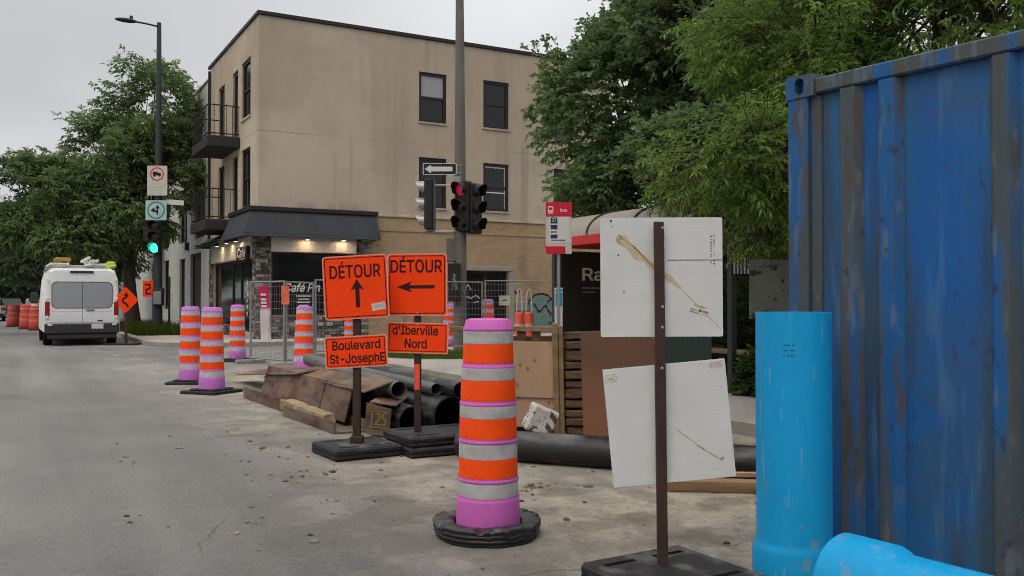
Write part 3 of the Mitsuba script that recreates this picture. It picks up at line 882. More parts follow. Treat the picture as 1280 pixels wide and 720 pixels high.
def drum_body(t, mag, sil, org, z0, n=56, dirt=0.1):
    z = z0
    prof = [(0.05, 1.245), (0.108, 1.243), (0.128, 1.235), (0.139, 1.195), (0.146, 1.188), (0.1465, 1.178), (0.1415, 1.174), (0.1445, 0.984), (0.152, 0.98), (0.154, 0.968), (0.1525, 0.965), (0.1565, 0.772), (0.163, 0.768), (0.1645, 0.755), (0.1605, 0.752), (0.1635, 0.56),
            (0.17, 0.555), (0.1715, 0.543), (0.165, 0.54), (0.1685, 0.34), (0.175, 0.336), (0.1765, 0.324), (0.1695, 0.32), (0.172, 0.232), (0.18, 0.226), (0.181, 0.21), (0.185, 0.06), (0.16, 0.06)]
    m = lathe(prof, n)
    part(t, 'body', m, 'vc_semi', True, color=tint(m, mag, dirt * 1.8, 7, 1))
    prof2 = [(0.0, 1.235), (0.05, 1.235), (0.05, 1.246)]
    m = lathe(prof2[::-1], 24)
    part(t, 'cap', m, 'vc_semi', True, color=tint(m, np.array(mag) * 0.8, dirt, 9, 2))
    rad = lambda zz: np.interp(zz, [p[1] for p in prof[::-1]], [p[0] for p in prof[::-1]])
    for nm, col, zz in (('silver_band', sil, [(1.102, 1.172), (0.897, 0.963), (0.682, 0.75), (0.455, 0.538), (0.237, 0.318)]), ('orange_band', org, [(0.992, 1.10), (0.78, 0.895), (0.568, 0.68), (0.347, 0.453)])):
        for a, b in zz:
            zs = np.linspace(a, b, 6)
            e = 0.0022
            m = lathe([(rad(b) + 0.0003, b + 0.0005)] + [(rad(q) + e, q) for q in zs[::-1]] + [(rad(a) + 0.0003, a - 0.0005)], n)
            if nm == 'silver_band':        # scuffed sheeting
                c = tint(m, col, 0.3, 16, int(a * 100))
            else:
                c = tint(m, col, dirt * 1.3, 9, int(a * 100))
            part(t, nm, m, 'vc_semi', True, color=c)


D1 = thing('traffic_drum', 'large orange banded drum with magenta foot in a black rubber ring, in the foreground', 'traffic drum', 'orange banded traffic drums')
drum_body(D1, MAG, SIL, ORG, 0, 72)
for q in [q for q in scene if q.startswith(D1 + '__')]:
    scene[q]['to_world'] = T(trans(2.43, 4.63, 0).tolist())
# soft stacked ring, a little collapsed
prof = [(0.188, 0.02), (0.19, 0.075), (0.2, 0.085), (0.235, 0.096), (0.27, 0.1), (0.296, 0.098), (0.306, 0.09), (0.308, 0.08), (0.296, 0.07), (0.303, 0.062), (0.305, 0.052), (0.292, 0.044), (0.3, 0.036), (0.302, 0.026), (0.288, 0.018), (0.294, 0.01), (0.29, 0.0), (0.188, 0.0)]
ring = lathe(prof, 120)
vv = ring.vertices
ang = np.arctan2(vv[:, 1], vv[:, 0])
lift = meshkit.fbm(np.stack([np.cos(ang) * 1.3, np.sin(ang) * 1.3, ang * 0 + 3], 1), 2, 3) - 0.5
crease = np.abs(meshkit.fbm(np.stack([np.cos(ang) * 3.2, np.sin(ang) * 3.2, ang * 0 + 9 + vv[:, 2] * 6], 1), 2, 8) - 0.5)
rr_ = np.hypot(vv[:, 0], vv[:, 1])
vv[:, 2] *= 1 + 0.42 * lift - 0.28 * np.clip(0.07 - crease, 0, 1) / 0.07 * np.clip((rr_ - 0.2) / 0.1, 0, 1)
vv[:, :2] *= (1 + 0.13 * lift + 0.14 * np.clip(crease - 0.05, 0, 0.2) * (rr_ > 0.25))[:, None]
mat('ring_plastic', proc(lambda p, n, uv: mix(mi.Color3f(0.02, 0.02, 0.021), mi.Color3f(0.12, 0.11, 0.095), 0.7 * smoothstep(0.5, 0.8, fbm(p.x * 9, p.y * 9, p.z * 20, 4)))), 0.38, 0.5)
part(D1, 'base_ring', trimesh.Trimesh(vv, ring.faces, process=False), 'ring_plastic', True, M=trans(2.43, 4.63, 0.001))

D2 = thing('traffic_drum', 'nearer of the two drums side by side on the road left of the steel beams', 'traffic drum', 'orange banded traffic drums')
drum_body(D2, LIL, SIL2, ORG, 0, 36)
part(D2, 'base', move(cat([box(-0.31, 0.31, -0.31, 0.31, 0.0, 0.045, 0.006), box(-0.22, 0.22, -0.22, 0.22, 0.046, 0.07, 0.012)]), rotz(38)), 'rubber')
spots = [(2.62, 15.38, 25, 0, 'banded drum standing just behind and left of the nearest lilac footed drum'), (4.46, 20.4, 10, 0, 'banded drum standing in front of the cafe by the start of the wire fence'),
         (4.74, 16.3, 60, 3, 'slightly leaning banded drum between the wire fence and the steel beam pile'), (10.7, 20.4, 0, 0, 'orange drum behind the fence panel, in front of the dark doorway'),
         (11.1, 23.6, 30, 0, 'pale orange drum in the cross street just left of the traffic pole'), (7.9, 22.8, 15, 0, 'banded drum in the cross street behind the wire fence, under the detour sign')]
for x, y, a, tilt, lab in spots:
    z = 0.13 if (x, y) == (10.7, 20.4) else 0.0
    copy_thing(D2, trans(x, y, z) @ rotz(a) @ roty(tilt + 0.8 * math.sin(7 * x)), lab)
for q in [q for q in scene if q.startswith(D2 + '__')]:
    scene[q]['to_world'] = T(trans(2.62, 13.64, 0).tolist())
# far ones: salmon barrels in front of the van
D3 = thing('traffic_barrel', 'faded red barrel far down the street, left of the parked van, nearest of its row', 'traffic drum', 'faded red barrels down the street')
m = lathe([(0.0, 1.1), (0.24, 1.1), (0.27, 1.06), (0.27, 0.86), (0.29, 0.84), (0.29, 0.62), (0.31, 0.6), (0.31, 0.36), (0.33, 0.34), (0.33, 0.05), (0.0, 0.05)], 24)
part(D3, 'body', m, 'vc_semi', True, color=tint(m, (0.66, 0.10, 0.075), 0.1, 4, 1))
for a in (0.9, 0.64, 0.4):
    m = lathe([(0.292 - 0.04 * (a - 0.4), a + 0.07), (0.298 - 0.04 * (a - 0.4) + 0.016, a + 0.07), (0.302 - 0.04 * (a - 0.4) + 0.016, a), (0.29, a)], 24)
    part(D3, 'pale_band', m, 'vc_semi', True, color=tint(m, (0.68, 0.22, 0.18), 0.1, 4, 1))
part(D3, 'base', box(-0.36, 0.36, -0.36, 0.36, 0, 0.05, 0.01), 'rubber')
for i, (x, y) in enumerate([(0.85, 47.5), (1.55, 49.5), (0.35, 52.5), (1.9, 56.0), (1.0, 60.0)]):
    copy_thing(D3, trans(x, y, 0), ['faded red barrel second in the row far left of the van', 'faded red barrel nearest the van in the far row', 'faded red barrel at the far left end of the row', 'faded red barrel half hidden behind the van', 'small faded red barrel farthest down the street'][i])
for q in [q for q in scene if q.startswith(D3 + '__')]:
    scene[q]['to_world'] = T(trans(1.2, 45.4, 0).tolist())
# slim delineators with loop handles
P0 = thing('delineator_post', 'slim orange and white delineator with a white loop handle, left of the pair', 'delineator', 'slim delineators with loop handles')
m = lathe([(0.0, 0.98), (0.075, 0.98), (0.085, 0.94), (0.11, 0.1), (0.0, 0.1)], 20)
c = np.where(((m.vertices[:, 2] * 5).astype(int) % 2 == 0)[:, None], np.array([0.8, 0.13, 0.09]), np.array([0.72, 0.16, 0.13]))
part(P0, 'body', m, 'vc_semi', True, color=c)
for z in (0.3, 0.62):
    m = lathe([(0.10, z + 0.13), (0.103, z + 0.13), (0.108, z), (0.10, z)], 20)
    part(P0, 'pale_band', m, 'vc_semi', True, color=tint(m, (0.62, 0.36, 0.36), 0.1))
part(P0, 'foot', box(-0.2, 0.2, -0.2, 0.2, 0, 0.1, 0.02), 'vc_semi', color=np.tile([0.28, 0.16, 0.33], (len(box(-0.2, 0.2, -0.2, 0.2, 0, 0.1, 0.02).vertices), 1)))
part(P0, 'loop_handle', tube([(-0.055, 0, 0.97), (-0.05, 0, 1.2), (-0.035, 0, 1.38), (0, 0, 1.45), (0.035, 0, 1.38), (0.05, 0, 1.2), (0.055, 0, 0.97)], 0.014, 6), 'cream_fascia', 30)
copy_thing(P0, trans(9.08, 15.55, 0.13) @ FACING, 'slim orange and white delineator with a white loop handle, right of the pair')
for q in [q for q in scene if q.startswith(P0 + '__')]:
    scene[q]['to_world'] = T((trans(8.90, 15.62, 0.13) @ FACING).tolist())

# ================================================================== DETOUR SIGNS
def sign_board(t, name, cx, cz, w, h, ang, y=-0.05, r=0.03, face='sign_orange', edge=None, border=0.008):
    """Board with pale rim, coloured face and black border line; returns the matrix of its drawing frame (origin at its centre)."""
    M = trans(cx, 0, cz) @ roty(-ang)
    k = part(t, name, plate(rrect(-w / 2, w / 2, -h / 2, h / 2, r), y, 0.004), 'sign_rim', M=BASE @ M)
    part(k, 'face', plate(rrect(-w / 2 + 0.008, w / 2 - 0.008, -h / 2 + 0.008, h / 2 - 0.008, r * 0.8), y - 0.0012, 0.001), face, M=BASE @ M)
    b = rrect(-w / 2 + 0.017, w / 2 - 0.017, -h / 2 + 0.017, h / 2 - 0.017, r * 0.7)
    part(k, 'border', plate(b.difference(b.buffer(-border)), y - 0.0022, 0.0008), 'sign_black', M=BASE @ M)
    return k, BASE @ M, y - 0.003


mat('sign_rim', (0.72, 0.34, 0.27), 0.5, 0.4)
mat('sticker', (0.42, 0.47, 0.38), 0.5, 0.4)


def bolt_heads(t, pts, y, M):
    for x, z in pts:
        m = trimesh.creation.icosphere(1, 0.008)
        m.apply_scale([1, 0.6, 1])
        part(t, 'bolt', move(m, M @ trans(x, y, z)), 'galvanised', 30)


def slab(x, y, w, d, z0, h, seed, holes=True):
    a = manifold3d.Manifold.hull_points(box(-w / 2, w / 2, -d / 2, d / 2, 0, h, 0.018).vertices)
    if holes:
        for sx in (-1, 1):
            for sy in (-1, 1):
                a = a - manifold3d.Manifold.cube([w * 0.3, d * 0.06, 0.03], True).translate([sx * w * 0.24, sy * d * 0.32, h])
        a = a - manifold3d.Manifold.cube([w * 1.1, 0.02, 0.014], True).translate([0, -d / 2, h * 0.5]) - manifold3d.Manifold.cube([0.02, d * 1.1, 0.014], True).translate([-w / 2, 0, h * 0.5])
    q = a.to_mesh()
    m = trimesh.Trimesh(q.vert_properties[:, :3], q.tri_verts, process=False)
    return move(m, trans(x, y, z0) @ rotz(seed))


def post(t, x, y, z0, z1, w, bsdf, lean=0.0, holes=True):
    """Square perforated steel post."""
    k = part(t, 'post', move(box(-w / 2, w / 2, -w / 2, w / 2, z0, z1, 0.004), trans(x, y, 0) @ FACING @ roty(lean)), bsdf)
    return k


arrow_up = sg.Polygon([(-0.016, -0.12), (0.016, -0.12), (0.016, 0.045), (0.052, 0.028), (0, 0.125), (-0.052, 0.028), (-0.016, 0.045)])
S1 = thing('detour_sign', 'orange detour sign with an upward arrow above a small name board', 'detour sign')
BASE = trans(2.69, 7.60, 0) @ FACING
mpp = 7.95 / 1131
post(S1, 2.69, 7.60, 0.1, 1.72, 0.064, 'rust_dark')
k, M, y = sign_board(S1, 'panel', -0.004, 1.4625, 0.565, 0.555, 3.3)
part(k, 'lettering', lettering('DÉTOUR', -0.222, 0.222, 0.085, 0.108, y, True), 'sign_black', M=M)
part(k, 'arrow', plate(affinity.translate(affinity.scale(arrow_up, 1.1, 1.0), 0.012, -0.055), y, 0.0015), 'sign_black', M=M)
part(k, 'sticker', plate(affinity.translate(affinity.rotate(sg.box(-0.06, -0.032, 0.06, 0.032), 7), 0.19, -0.178), y, 0.0012), 'cream_fascia', M=M)
part(k, 'sticker', plate(affinity.translate(affinity.rotate(sg.box(-0.045, -0.012, 0.055, 0.018), 7), 0.19, -0.178), y - 0.001, 0.0012), 'sticker', M=M)
bolt_heads(k, [(0.0, 0.22), (0.0, -0.235)], y, M)
k, M, y = sign_board(S1, 'name_panel', 0.0, 0.90, 0.545, 0.276, 3.2, r=0.016, border=0.006)
part(k, 'lettering', lettering('Boulevard', -0.205, 0.215, 0.022, 0.076, y, True), 'sign_black', M=M)
part(k, 'lettering', lettering('St-JosephE', -0.232, 0.25, -0.094, 0.076, y, True), 'sign_black', M=M)
bolt_heads(k, [(0.0, 0.125)], y, M)
part(S1, 'rubber_foot', slab(2.69, 7.60, 0.62, 0.6, 0, 0.1, 3), 'rubber')
part(S1, 'socket', cat([move(box(-0.055, 0.055, -0.055, 0.055, 0.1, 0.16, 0.008), trans(2.69, 7.6, 0) @ FACING)]), 'rust_dark')

S2 = thing('detour_sign', 'orange detour sign with a left arrow, on two stacked rubber feet', 'detour sign')
BASE = trans(3.215, 7.48, 0) @ FACING @ rotz(-6)
post(S2, 3.215, 7.48, 0.18, 1.74, 0.06, 'rust_dark')
k, M, y = sign_board(S2, 'panel', 0.004, 1.487, 0.538, 0.552, 0.3)
part(k, 'lettering', lettering('DÉTOUR', -0.24, 0.225, 0.11, 0.108, y, True), 'sign_black', M=M)
part(k, 'arrow', plate(affinity.translate(affinity.scale(affinity.rotate(arrow_up, 90, origin=(0, 0)), 1.38, 0.95), -0.01, -0.02), y, 0.0015), 'sign_black', M=M)
bolt_heads(k, [(0.0, 0.232), (0.0, -0.255)], y, M)
k, M, y = sign_board(S2, 'name_panel', 0.008, 1.012, 0.552, 0.272, -1.3, r=0.012, border=0.006)
part(k, 'lettering', lettering("d'Iberville", -0.228, 0.185, 0.03, 0.076, y, True), 'sign_black', M=M)
part(k, 'lettering', lettering('Nord', -0.115, 0.085, -0.088, 0.076, y, True), 'sign_black', M=M)
bolt_heads(k, [(0.0, 0.12)], y, M)
part(S2, 'reflective_strip', box(-0.024, 0.024, -0.035, -0.0305, 0.55, 0.78), 'lamp_salmon', M=BASE)
mat('lamp_salmon', (0.85, 0.09, 0.05), 0.4, 0.5)
part(S2, 'rubber_foot', slab(3.44, 7.44, 0.86, 0.66, 0, 0.088, -2), 'rubber')
part(S2, 'rubber_foot', slab(3.42, 7.46, 0.84, 0.64, 0.09, 0.088, 1.5), 'rubber')

# ================================================================== BACK OF A WHITE SIGN
S3 = thing('plywood_sign', 'back of a sign of two white plywood boards on a rusty brown post', 'sign')
BASE = trans(2.71, 3.39, 0) @ FACING
q = 4.28 / 1131


def L(px, py):
    return ((px - 826) * q, 1.35 + (375 - py) * q)


part(S3, 'post', cat([box(-0.024, 0.024, -0.012, 0.0, 0.05, 1.72, 0.002), box(-0.024, -0.014, 0.0, 0.02, 0.05, 1.14), box(0.014, 0.024, 0.0, 0.02, 0.05, 1.14)]), 'rust_dark', M=BASE @ roty(-0.6))
mat('yellowed', proc(lambda p, n, uv: mix(mi.Color3f(0.56, 0.47, 0.33), mi.Color3f(0.30, 0.175, 0.06), smoothstep(0.38, 0.72, fbm((p.x * 0.873 - p.y * 0.488 - p.z) * 5, (p.x * 0.873 - p.y * 0.488 + p.z) * 55, 2.0, 4)))), 0.8, 0.2)
mat('grain_mark', (0.36, 0.29, 0.20), 0.8, 0.2)


def board(name, w, h, cx, cz, ang, seed, r):
    m = plate(rrect(-w / 2, w / 2, -h / 2, h / 2, r), 0.021, 0.012)
    return part(S3, name, m, 'white_board', M=BASE @ trans(cx, 0, cz) @ roty(-ang)), BASE @ trans(cx, 0, cz) @ roty(-ang)


k, M = board('board', 0.58, 0.567, 0.0, 1.459, 0.3, 1, 0.008)
rr = np.random.default_rng(5)


def streak(x0, z0, x1, z1, w0, w1, seed):
    t = np.linspace(0, 1, 22)
    n = meshkit.fbm(np.stack([t * 5, t * 0, t * 0 + seed], 1), 3, 2) - 0.5
    n2 = meshkit.fbm(np.stack([t * 7, t * 0 + 4, t * 0 + seed], 1), 3, 2) - 0.5
    d = np.array([x1 - x0, z1 - z0]); L_ = np.hypot(*d); nx, nz = -d[1] / L_, d[0] / L_
    w = w0 + (w1 - w0) * t
    a = np.stack([x0 + d[0] * t + nx * (w / 2 + w * n), z0 + d[1] * t + nz * (w / 2 + w * n)], 1)
    b = np.stack([x0 + d[0] * t - nx * (w / 2 + w * n2), z0 + d[1] * t - nz * (w / 2 + w * n2)], 1)
    return sg.Polygon(np.vstack([a, b[::-1]])).buffer(0)


def LB(px, py, cz):
    x, z = L(px, py)
    return x, z - cz


x0, z0 = LB(774, 298, 1.459)
x1, z1 = LB(850, 361, 1.459)
part(k, 'bare_streak', plate(streak(x0, z0, x1, z1, 0.042, 0.016, 1).union(sg.Point(x0, z0).buffer(0.02)), 0.0198, 0.001), 'yellowed', M=M)
x2, z2 = LB(874, 389, 1.459)
part(k, 'knot', plate(unary_union([affinity.scale(sg.Point(x2, z2).buffer(0.008), 1.3, 0.7), streak(x2 - 0.045, z2 + 0.012, x2 + 0.04, z2 - 0.01, 0.008, 0.006, 3), streak(x2 - 0.05, z2 - 0.0, x2 + 0.03, z2 - 0.022, 0.005, 0.004, 4), streak(x2 - 0.03, z2 + 0.03, x2 + 0.035, z2 + 0.012, 0.006, 0.004, 5)]), 0.0197, 0.001), 'yellowed', M=M)
part(k, 'knot', plate(affinity.scale(sg.Point(x2, z2).buffer(0.006), 1.2, 0.7), 0.019, 0.001), 'rust_dark', M=M)
part(k, 'knot', plate(affinity.scale(sg.Point(x0, z0).buffer(0.009), 1, 0.8), 0.019, 0.001), 'grain_mark', M=M)
part(k, 'seam', plate(sg.box(0.028, 0.079, 0.289, 0.082), 0.0196, 0.001), 'black_plastic', M=M)
part(k, 'crack', plate(streak(x1 + 0.01, z1 - 0.01, 0.28, -0.25, 0.003, 0.002, 9), 0.0196, 0.001), 'grain_mark', M=M)
dash = []
for i in range(22):
    zz = 0.205 - i * 0.0072
    for xx in (0.233, 0.247):
        if rr.random() < 0.6:
            dash.append(sg.box(xx, zz, xx + rr.uniform(0.003, 0.008), zz + rr.uniform(0.002, 0.005)))
part(k, 'stencil_mark', plate(unary_union(dash), 0.0196, 0.001), 'black_plastic', M=M)
part(k, 'nail_hole', plate(unary_union([sg.Point(-0.205, 0.105).buffer(0.004), sg.Point(-0.235, 0.24).buffer(0.003), sg.Point(-0.18, 0.02 - 0.09).buffer(0.004), sg.Point(-0.24, 0.268).buffer(0.005)]), 0.0196, 0.001), 'black_plastic', M=M)
k, M = board('board', 0.582, 0.56, 0.035, 0.766, 5.4, 2, 0.003)
part(k, 'knot', plate(unary_union([affinity.scale(sg.Point(-0.255, 0.235).buffer(0.01), 1.3, 0.6)] + [streak(-0.285, 0.25 - 0.012 * i, -0.225, 0.257 - 0.012 * i, 0.004, 0.003, 3 + i) for i in range(4)] + [streak(0.215, 0.262 - 0.008 * i, 0.28, 0.27 - 0.008 * i, 0.0025, 0.002, 13 + i) for i in range(4)]), 0.0197, 0.001), 'yellowed', M=M)
part(k, 'crack', plate(unary_union([streak(0.03, -0.03, 0.13, -0.12, 0.003, 0.003, 2), streak(0.12, -0.115, 0.235, -0.2, 0.006, 0.004, 5), affinity.scale(sg.Point(0.235, -0.188).buffer(0.008), 1.4, 0.6)]), 0.0197, 0.001), 'grain_mark', M=M)
bolt_heads(S3, [(-0.001, 1.317), (-0.002, 1.221), (-0.004, 1.028), (0.0, 1.69)], -0.0125, BASE)
part(S3, 'rubber_foot', slab(2.715, 3.33, 0.62, 0.62, 0, 0.1, 2), 'rubber')

# ================================================================== STEEL BEAM PILE AND BLACK PIPES
def channel(w, h, t=0.014):          # open side up
    return sg.Polygon([(-w / 2, 0), (w / 2, 0), (w / 2, h), (w / 2 - t, h), (w / 2 - t, t), (-w / 2 + t, t), (-w / 2 + t, h), (-w / 2, h)])


def angle(w, h, t=0.014):
    return sg.Polygon([(0, 0), (w, 0), (w, t), (t, t), (t, h), (0, h)])


def cover(w, h, lean, t=0.014):      # open side down
    return sg.Polygon([(-w / 2 - lean, 0), (-w / 2, h), (w / 2, h), (w / 2 + lean, 0), (w / 2 + lean - t, 0), (w / 2 - t, h - t), (-w / 2 + t, h - t), (-w / 2 - lean + t, 0)])


def steel(mesh, label, seed=0, amp=0.003):
    return single('steel_beam', dent(mesh, amp, 2.2, seed, 0.14), 'rusty_steel', label, 'steel beam', 25)


steel(beam(angle(0.22, 0.15), (2.86, 12.7, 0.005), (2.93, 10.35, 0.005)), 'low rusty steel angle at the road edge of the pile, behind the yellowish timber block', 1)
steel(beam(channel(0.36, 0.12), (3.0, 10.5, 0.004), (3.06, 8.82, 0.004)), 'low rusty steel channel in front of the pile, open side up, near the detour sign', 2)
steel(beam(cover(0.30, 0.38, 0.10), (3.45, 13.1, 0.03), (3.36, 10.12, 0.05)), 'large rusty steel cover, the far length of the pile with a leaning side', 3, 0.0035)
steel(beam(cover(0.30, 0.375, 0.10), (3.36, 10.08, 0.05), (3.36, 9.2, 0.06)), 'short near length of the large rusty steel cover, dark inside at its open end', 4, 0.0035)
steel(beam(sg.box(-0.17, -0.007, 0.17, 0.007), (3.42, 11.6, 0.44), (3.31, 8.7, 0.465), roll=17), 'flat rusty steel plate lying on top of the pile', 5, 0.012)
steel(beam(sg.box(-0.2, -0.006, 0.2, 0.006), (3.5, 15.2, 0.16), (3.38, 11.2, 0.455), roll=10), 'thin rusty steel plate sloping off the far end of the pile', 6, 0.009)
steel(beam(sg.box(-0.12, -0.006, 0.12, 0.006), (3.72, 14.6, 0.16), (3.62, 11.2, 0.42), roll=22), 'narrow rusty steel plate lying behind the top plate of the pile', 7, 0.02)
Q = thing('steel_beam', 'short rusty steel channel with a yellow painted mark on its end plate', 'steel beam')
MQ = trans(3.2, 8.40, 0) @ rotz(-31)
part(Q, 'end_plate', move(dent(plate(sg.Polygon([(-0.14, 0.03), (0.095, -0.0), (0.125, 0.27), (-0.125, 0.335)]), -0.006, 0.012), 0.003, 6, 1, 0.05), MQ @ trans(0, 0, 0.01)), 'rusty_steel')
part(Q, 'flange', move(dent(box(-0.135, 0.135, 0.0, 0.75, 0.325, 0.34), 0.006, 4, 2, 0.08), MQ @ roty(7)), 'rusty_steel')
part(Q, 'web', move(box(-0.12, -0.106, 0.008, 0.75, 0.03, 0.32), MQ), 'rusty_steel')
mat('paint_yellow', proc(lambda p, n, uv: mix(mi.Color3f(0.34, 0.33, 0.10), mi.Color3f(0.17, 0.145, 0.075), fbm(p.x * 60, p.y * 60, p.z * 60, 3))), 0.8, 0.2)
pl = unary_union([sg.LineString(c_).buffer(0.007) for c_ in ([(-0.085, 0.12), (-0.08, 0.235)], [(-0.045, 0.23), (-0.005, 0.235), (-0.005, 0.19), (-0.045, 0.13), (0.0, 0.125)], [(0.055, 0.235), (0.025, 0.23), (0.022, 0.19), (0.055, 0.18), (0.055, 0.13), (0.02, 0.125)])])
pl = unary_union([pl, sg.LineString([(-0.1, 0.255), (0.075, 0.25)]).buffer(0.004), sg.LineString([(-0.1, 0.1), (0.07, 0.1)]).buffer(0.005)])
part(Q, 'painted_mark', move(plate(pl, -0.0125, 0.003), MQ @ trans(0, 0, 0.0) @ roty(4)), 'paint_yellow')
tb = dent(box(-0.07, 0.07, -0.75, 0.75, 0.0, 0.12, 0.01), 0.026, 9, 3, 0.035)
mat('weathered_wood', proc(lambda p, n, uv: mix(mi.Color3f(0.15, 0.105, 0.06), mi.Color3f(0.42, 0.335, 0.20), fbm(p.x * 22, p.y * 3.5, p.z * 26, 4))), 0.9, 0.2)
single('timber_block', move(tb, trans(2.93, 9.95, 0.045) @ rotz(2.0) @ rotx(1.0)), 'weathered_wood', 'rough yellowish timber block lying on the low steel channel of the pile', 'timber', 30)

single('grey_pipe', hollow((3.50, 8.62, 0.435), (3.66, 12.3, 0.53), 0.086, 0.006, 40), 'grey_pipe_plastic', 'grey plastic pipe on top of the steel pile, open end right of the detour post', 'pipe', 40)
single('black_pipe', hollow((3.50, 8.27, 0.155), (3.60, 12.4, 0.16), 0.15, 0.014, 48), 'black_pipe_plastic', 'black plastic pipe on the ground right of the painted steel end', 'pipe', 40)
single('black_pipe', hollow((3.85, 8.12, 0.20), (3.98, 12.6, 0.205), 0.195, 0.016, 48), 'black_pipe_plastic', 'widest black plastic pipe of the pile, open end just left of the foreground drum', 'pipe', 40)
single('grey_pipe', hollow((3.79, 8.34, 0.45), (3.98, 12.8, 0.45), 0.062, 0.006, 36), 'grey_pipe_plastic', 'thin grey pipe lying on the two black pipes of the pile', 'pipe', 40)
single('black_pipe', hollow((3.90, 8.0, 0.462), (4.12, 12.2, 0.465), 0.085, 0.009, 36), 'black_pipe_plastic', 'dark pipe on the widest black pipe, running behind the foreground drum', 'pipe', 40)
single('grey_pipe', hollow((4.25, 8.2, 0.155), (4.5, 12.8, 0.155), 0.15, 0.013, 40), 'grey_pipe_plastic', 'grey pipe on the ground at the back of the pipe pile', 'pipe', 40)
single('black_pipe', hollow((3.42, 7.02, 0.128), (5.35, 4.50, 0.128), 0.126, 0.01, 48), 'black_pipe_plastic', 'long black pipe lying on the asphalt behind the foreground drum and the white boards', 'pipe', 40)
# small clutter at the foot of the pile
m = cat([move(box(-0.06, 0.06, -0.03, 0.03, 0, 0.05, 0.01), trans(4.0 + 0.08 * i, 7.7 - 0.05 * i, 0.18) @ rotz(40 * i)) for i in range(3)])
Lm = thing('lumber', 'short sawn lumber piece on the ground beside the upright blue pipe', 'lumber')
part(Lm, 'plank', move(box(-0.55, 0.55, -0.07, 0.07, 0.0, 0.075, 0.005), trans(4.55, 4.78, 0.002) @ rotz(-36)), 'timber')
part(Lm, 'plank', move(box(-0.48, 0.56, -0.02, 0.02, 0.0, 0.035, 0.004), trans(4.66, 4.86, 0.078) @ rotz(-33)), 'plywood')

# ================================================================== TIMBER CRIB
K = thing('timber_crib', 'brown timber crib of stacked planks with a plywood sheet on its front', 'timber crib')
BASE = trans(4.85, 7.70, 0) @ FACING
part(K, 'plywood_sheet', move(box(-0.75, -0.06, -0.035, -0.02, 0.37, 0.93), BASE @ roty(1.5)), 'plywood')
part(K, 'plywood_sheet', move(box(-0.75, -0.06, -0.012, 0.0, 0.08, 0.50), BASE), 'plywood')
part(K, 'post', move(box(-0.055, 0.0, -0.07, 0.01, 0.0, 1.12, 0.006), BASE @ roty(-1.2)), 'timber')
part(K, 'post', move(box(0.002, 0.05, -0.055, 0.02, 0.0, 1.09, 0.006), BASE @ roty(-1.0)), 'timber')
part(K, 'rail', dent(move(box(-1.1, -0.06, -0.06, 0.04, 1.035, 1.085, 0.005), BASE), 0.006, 7, 1, 0.08), 'timber')
for i in range(5):
    part(K, 'block', dent(move(box(-0.86 + i * 0.145, -0.77 + i * 0.145, -0.03, 0.09, 0.935, 1.032, 0.006), BASE @ trans(0, 0, 0.001 * i)), 0.006, 9, i, 0.06), 'dark_timber')
z = 0.0
rq = np.random.default_rng(8)
for i in range(11):
    h = rq.uniform(0.075, 0.115)
    M = BASE @ trans(rq.uniform(-0.01, 0.015), rq.uniform(-0.02, 0.03), z) @ rotz(rq.uniform(-5, 5)) @ roty(rq.uniform(-1.5, 1.5))
    part(K, 'plank', dent(move(box(0.056, 0.62, -0.02, 0.14, 0.004, h - 0.012, 0.012), M), 0.012, 8, i, 0.05), 'dark_timber', 30)
    z += h
    if z > 1.03:
        break
part(K, 'back_board', move(box(-0.95, 0.6, 0.16, 0.2, 0.0, 0.98), BASE), 'dark_timber')

bag_m = dent(box(-0.15, 0.13, -0.08, 0.08, 0, 0.27, 0.02), 0.016, 6, 4, 0.03)


def bag_col(m):
    v = m.vertices
    g = meshkit.fbm(v * np.array([24, 24, 30]), 4, 5)
    side = np.clip((v[:, 0] - 0.02) * 12, 0, 1)
    stripes = ((np.sin((v[:, 2] + 0.6 * v[:, 0]) * 55) > 0) & (v[:, 0] > 0.03))
    dark = (((g > 0.62) & (v[:, 2] < 0.2) & (v[:, 0] < 0)) | stripes)[:, None]
    return np.where(dark, np.array([0.11, 0.09, 0.08]), np.array([0.60, 0.58, 0.57])) * (0.8 + 0.35 * meshkit.fbm(v * 40, 2, 1))[:, None]


bag_m = trimesh.Trimesh(*trimesh.remesh.subdivide_to_size(bag_m.vertices, bag_m.faces, 0.012), process=False)
single('cement_bag', move(bag_m, trans(4.47, 7.53, 0.06) @ FACING @ roty(24) @ rotz(15)), 'vc_semi', 'crumpled white bag with dark printing leaning against the plywood', 'bag', False, color=bag_col(bag_m))

S4 = thing('brown_sign_board', 'rust brown rounded board leaning behind the white plywood sign', 'board')
BASE = trans(4.15, 6.08, 0.0) @ FACING
part(S4, 'panel', move(plate(rrect(-0.07, 0.56, 0.03, 1.095, 0.06), 0.0, 0.012), BASE @ roty(-1.5) @ rotx(-3)), 'brown_board')
part(S4, 'prop', move(box(0.2, 0.26, 0.02, 0.06, 0.0, 1.1), BASE @ rotx(-3)), 'timber')

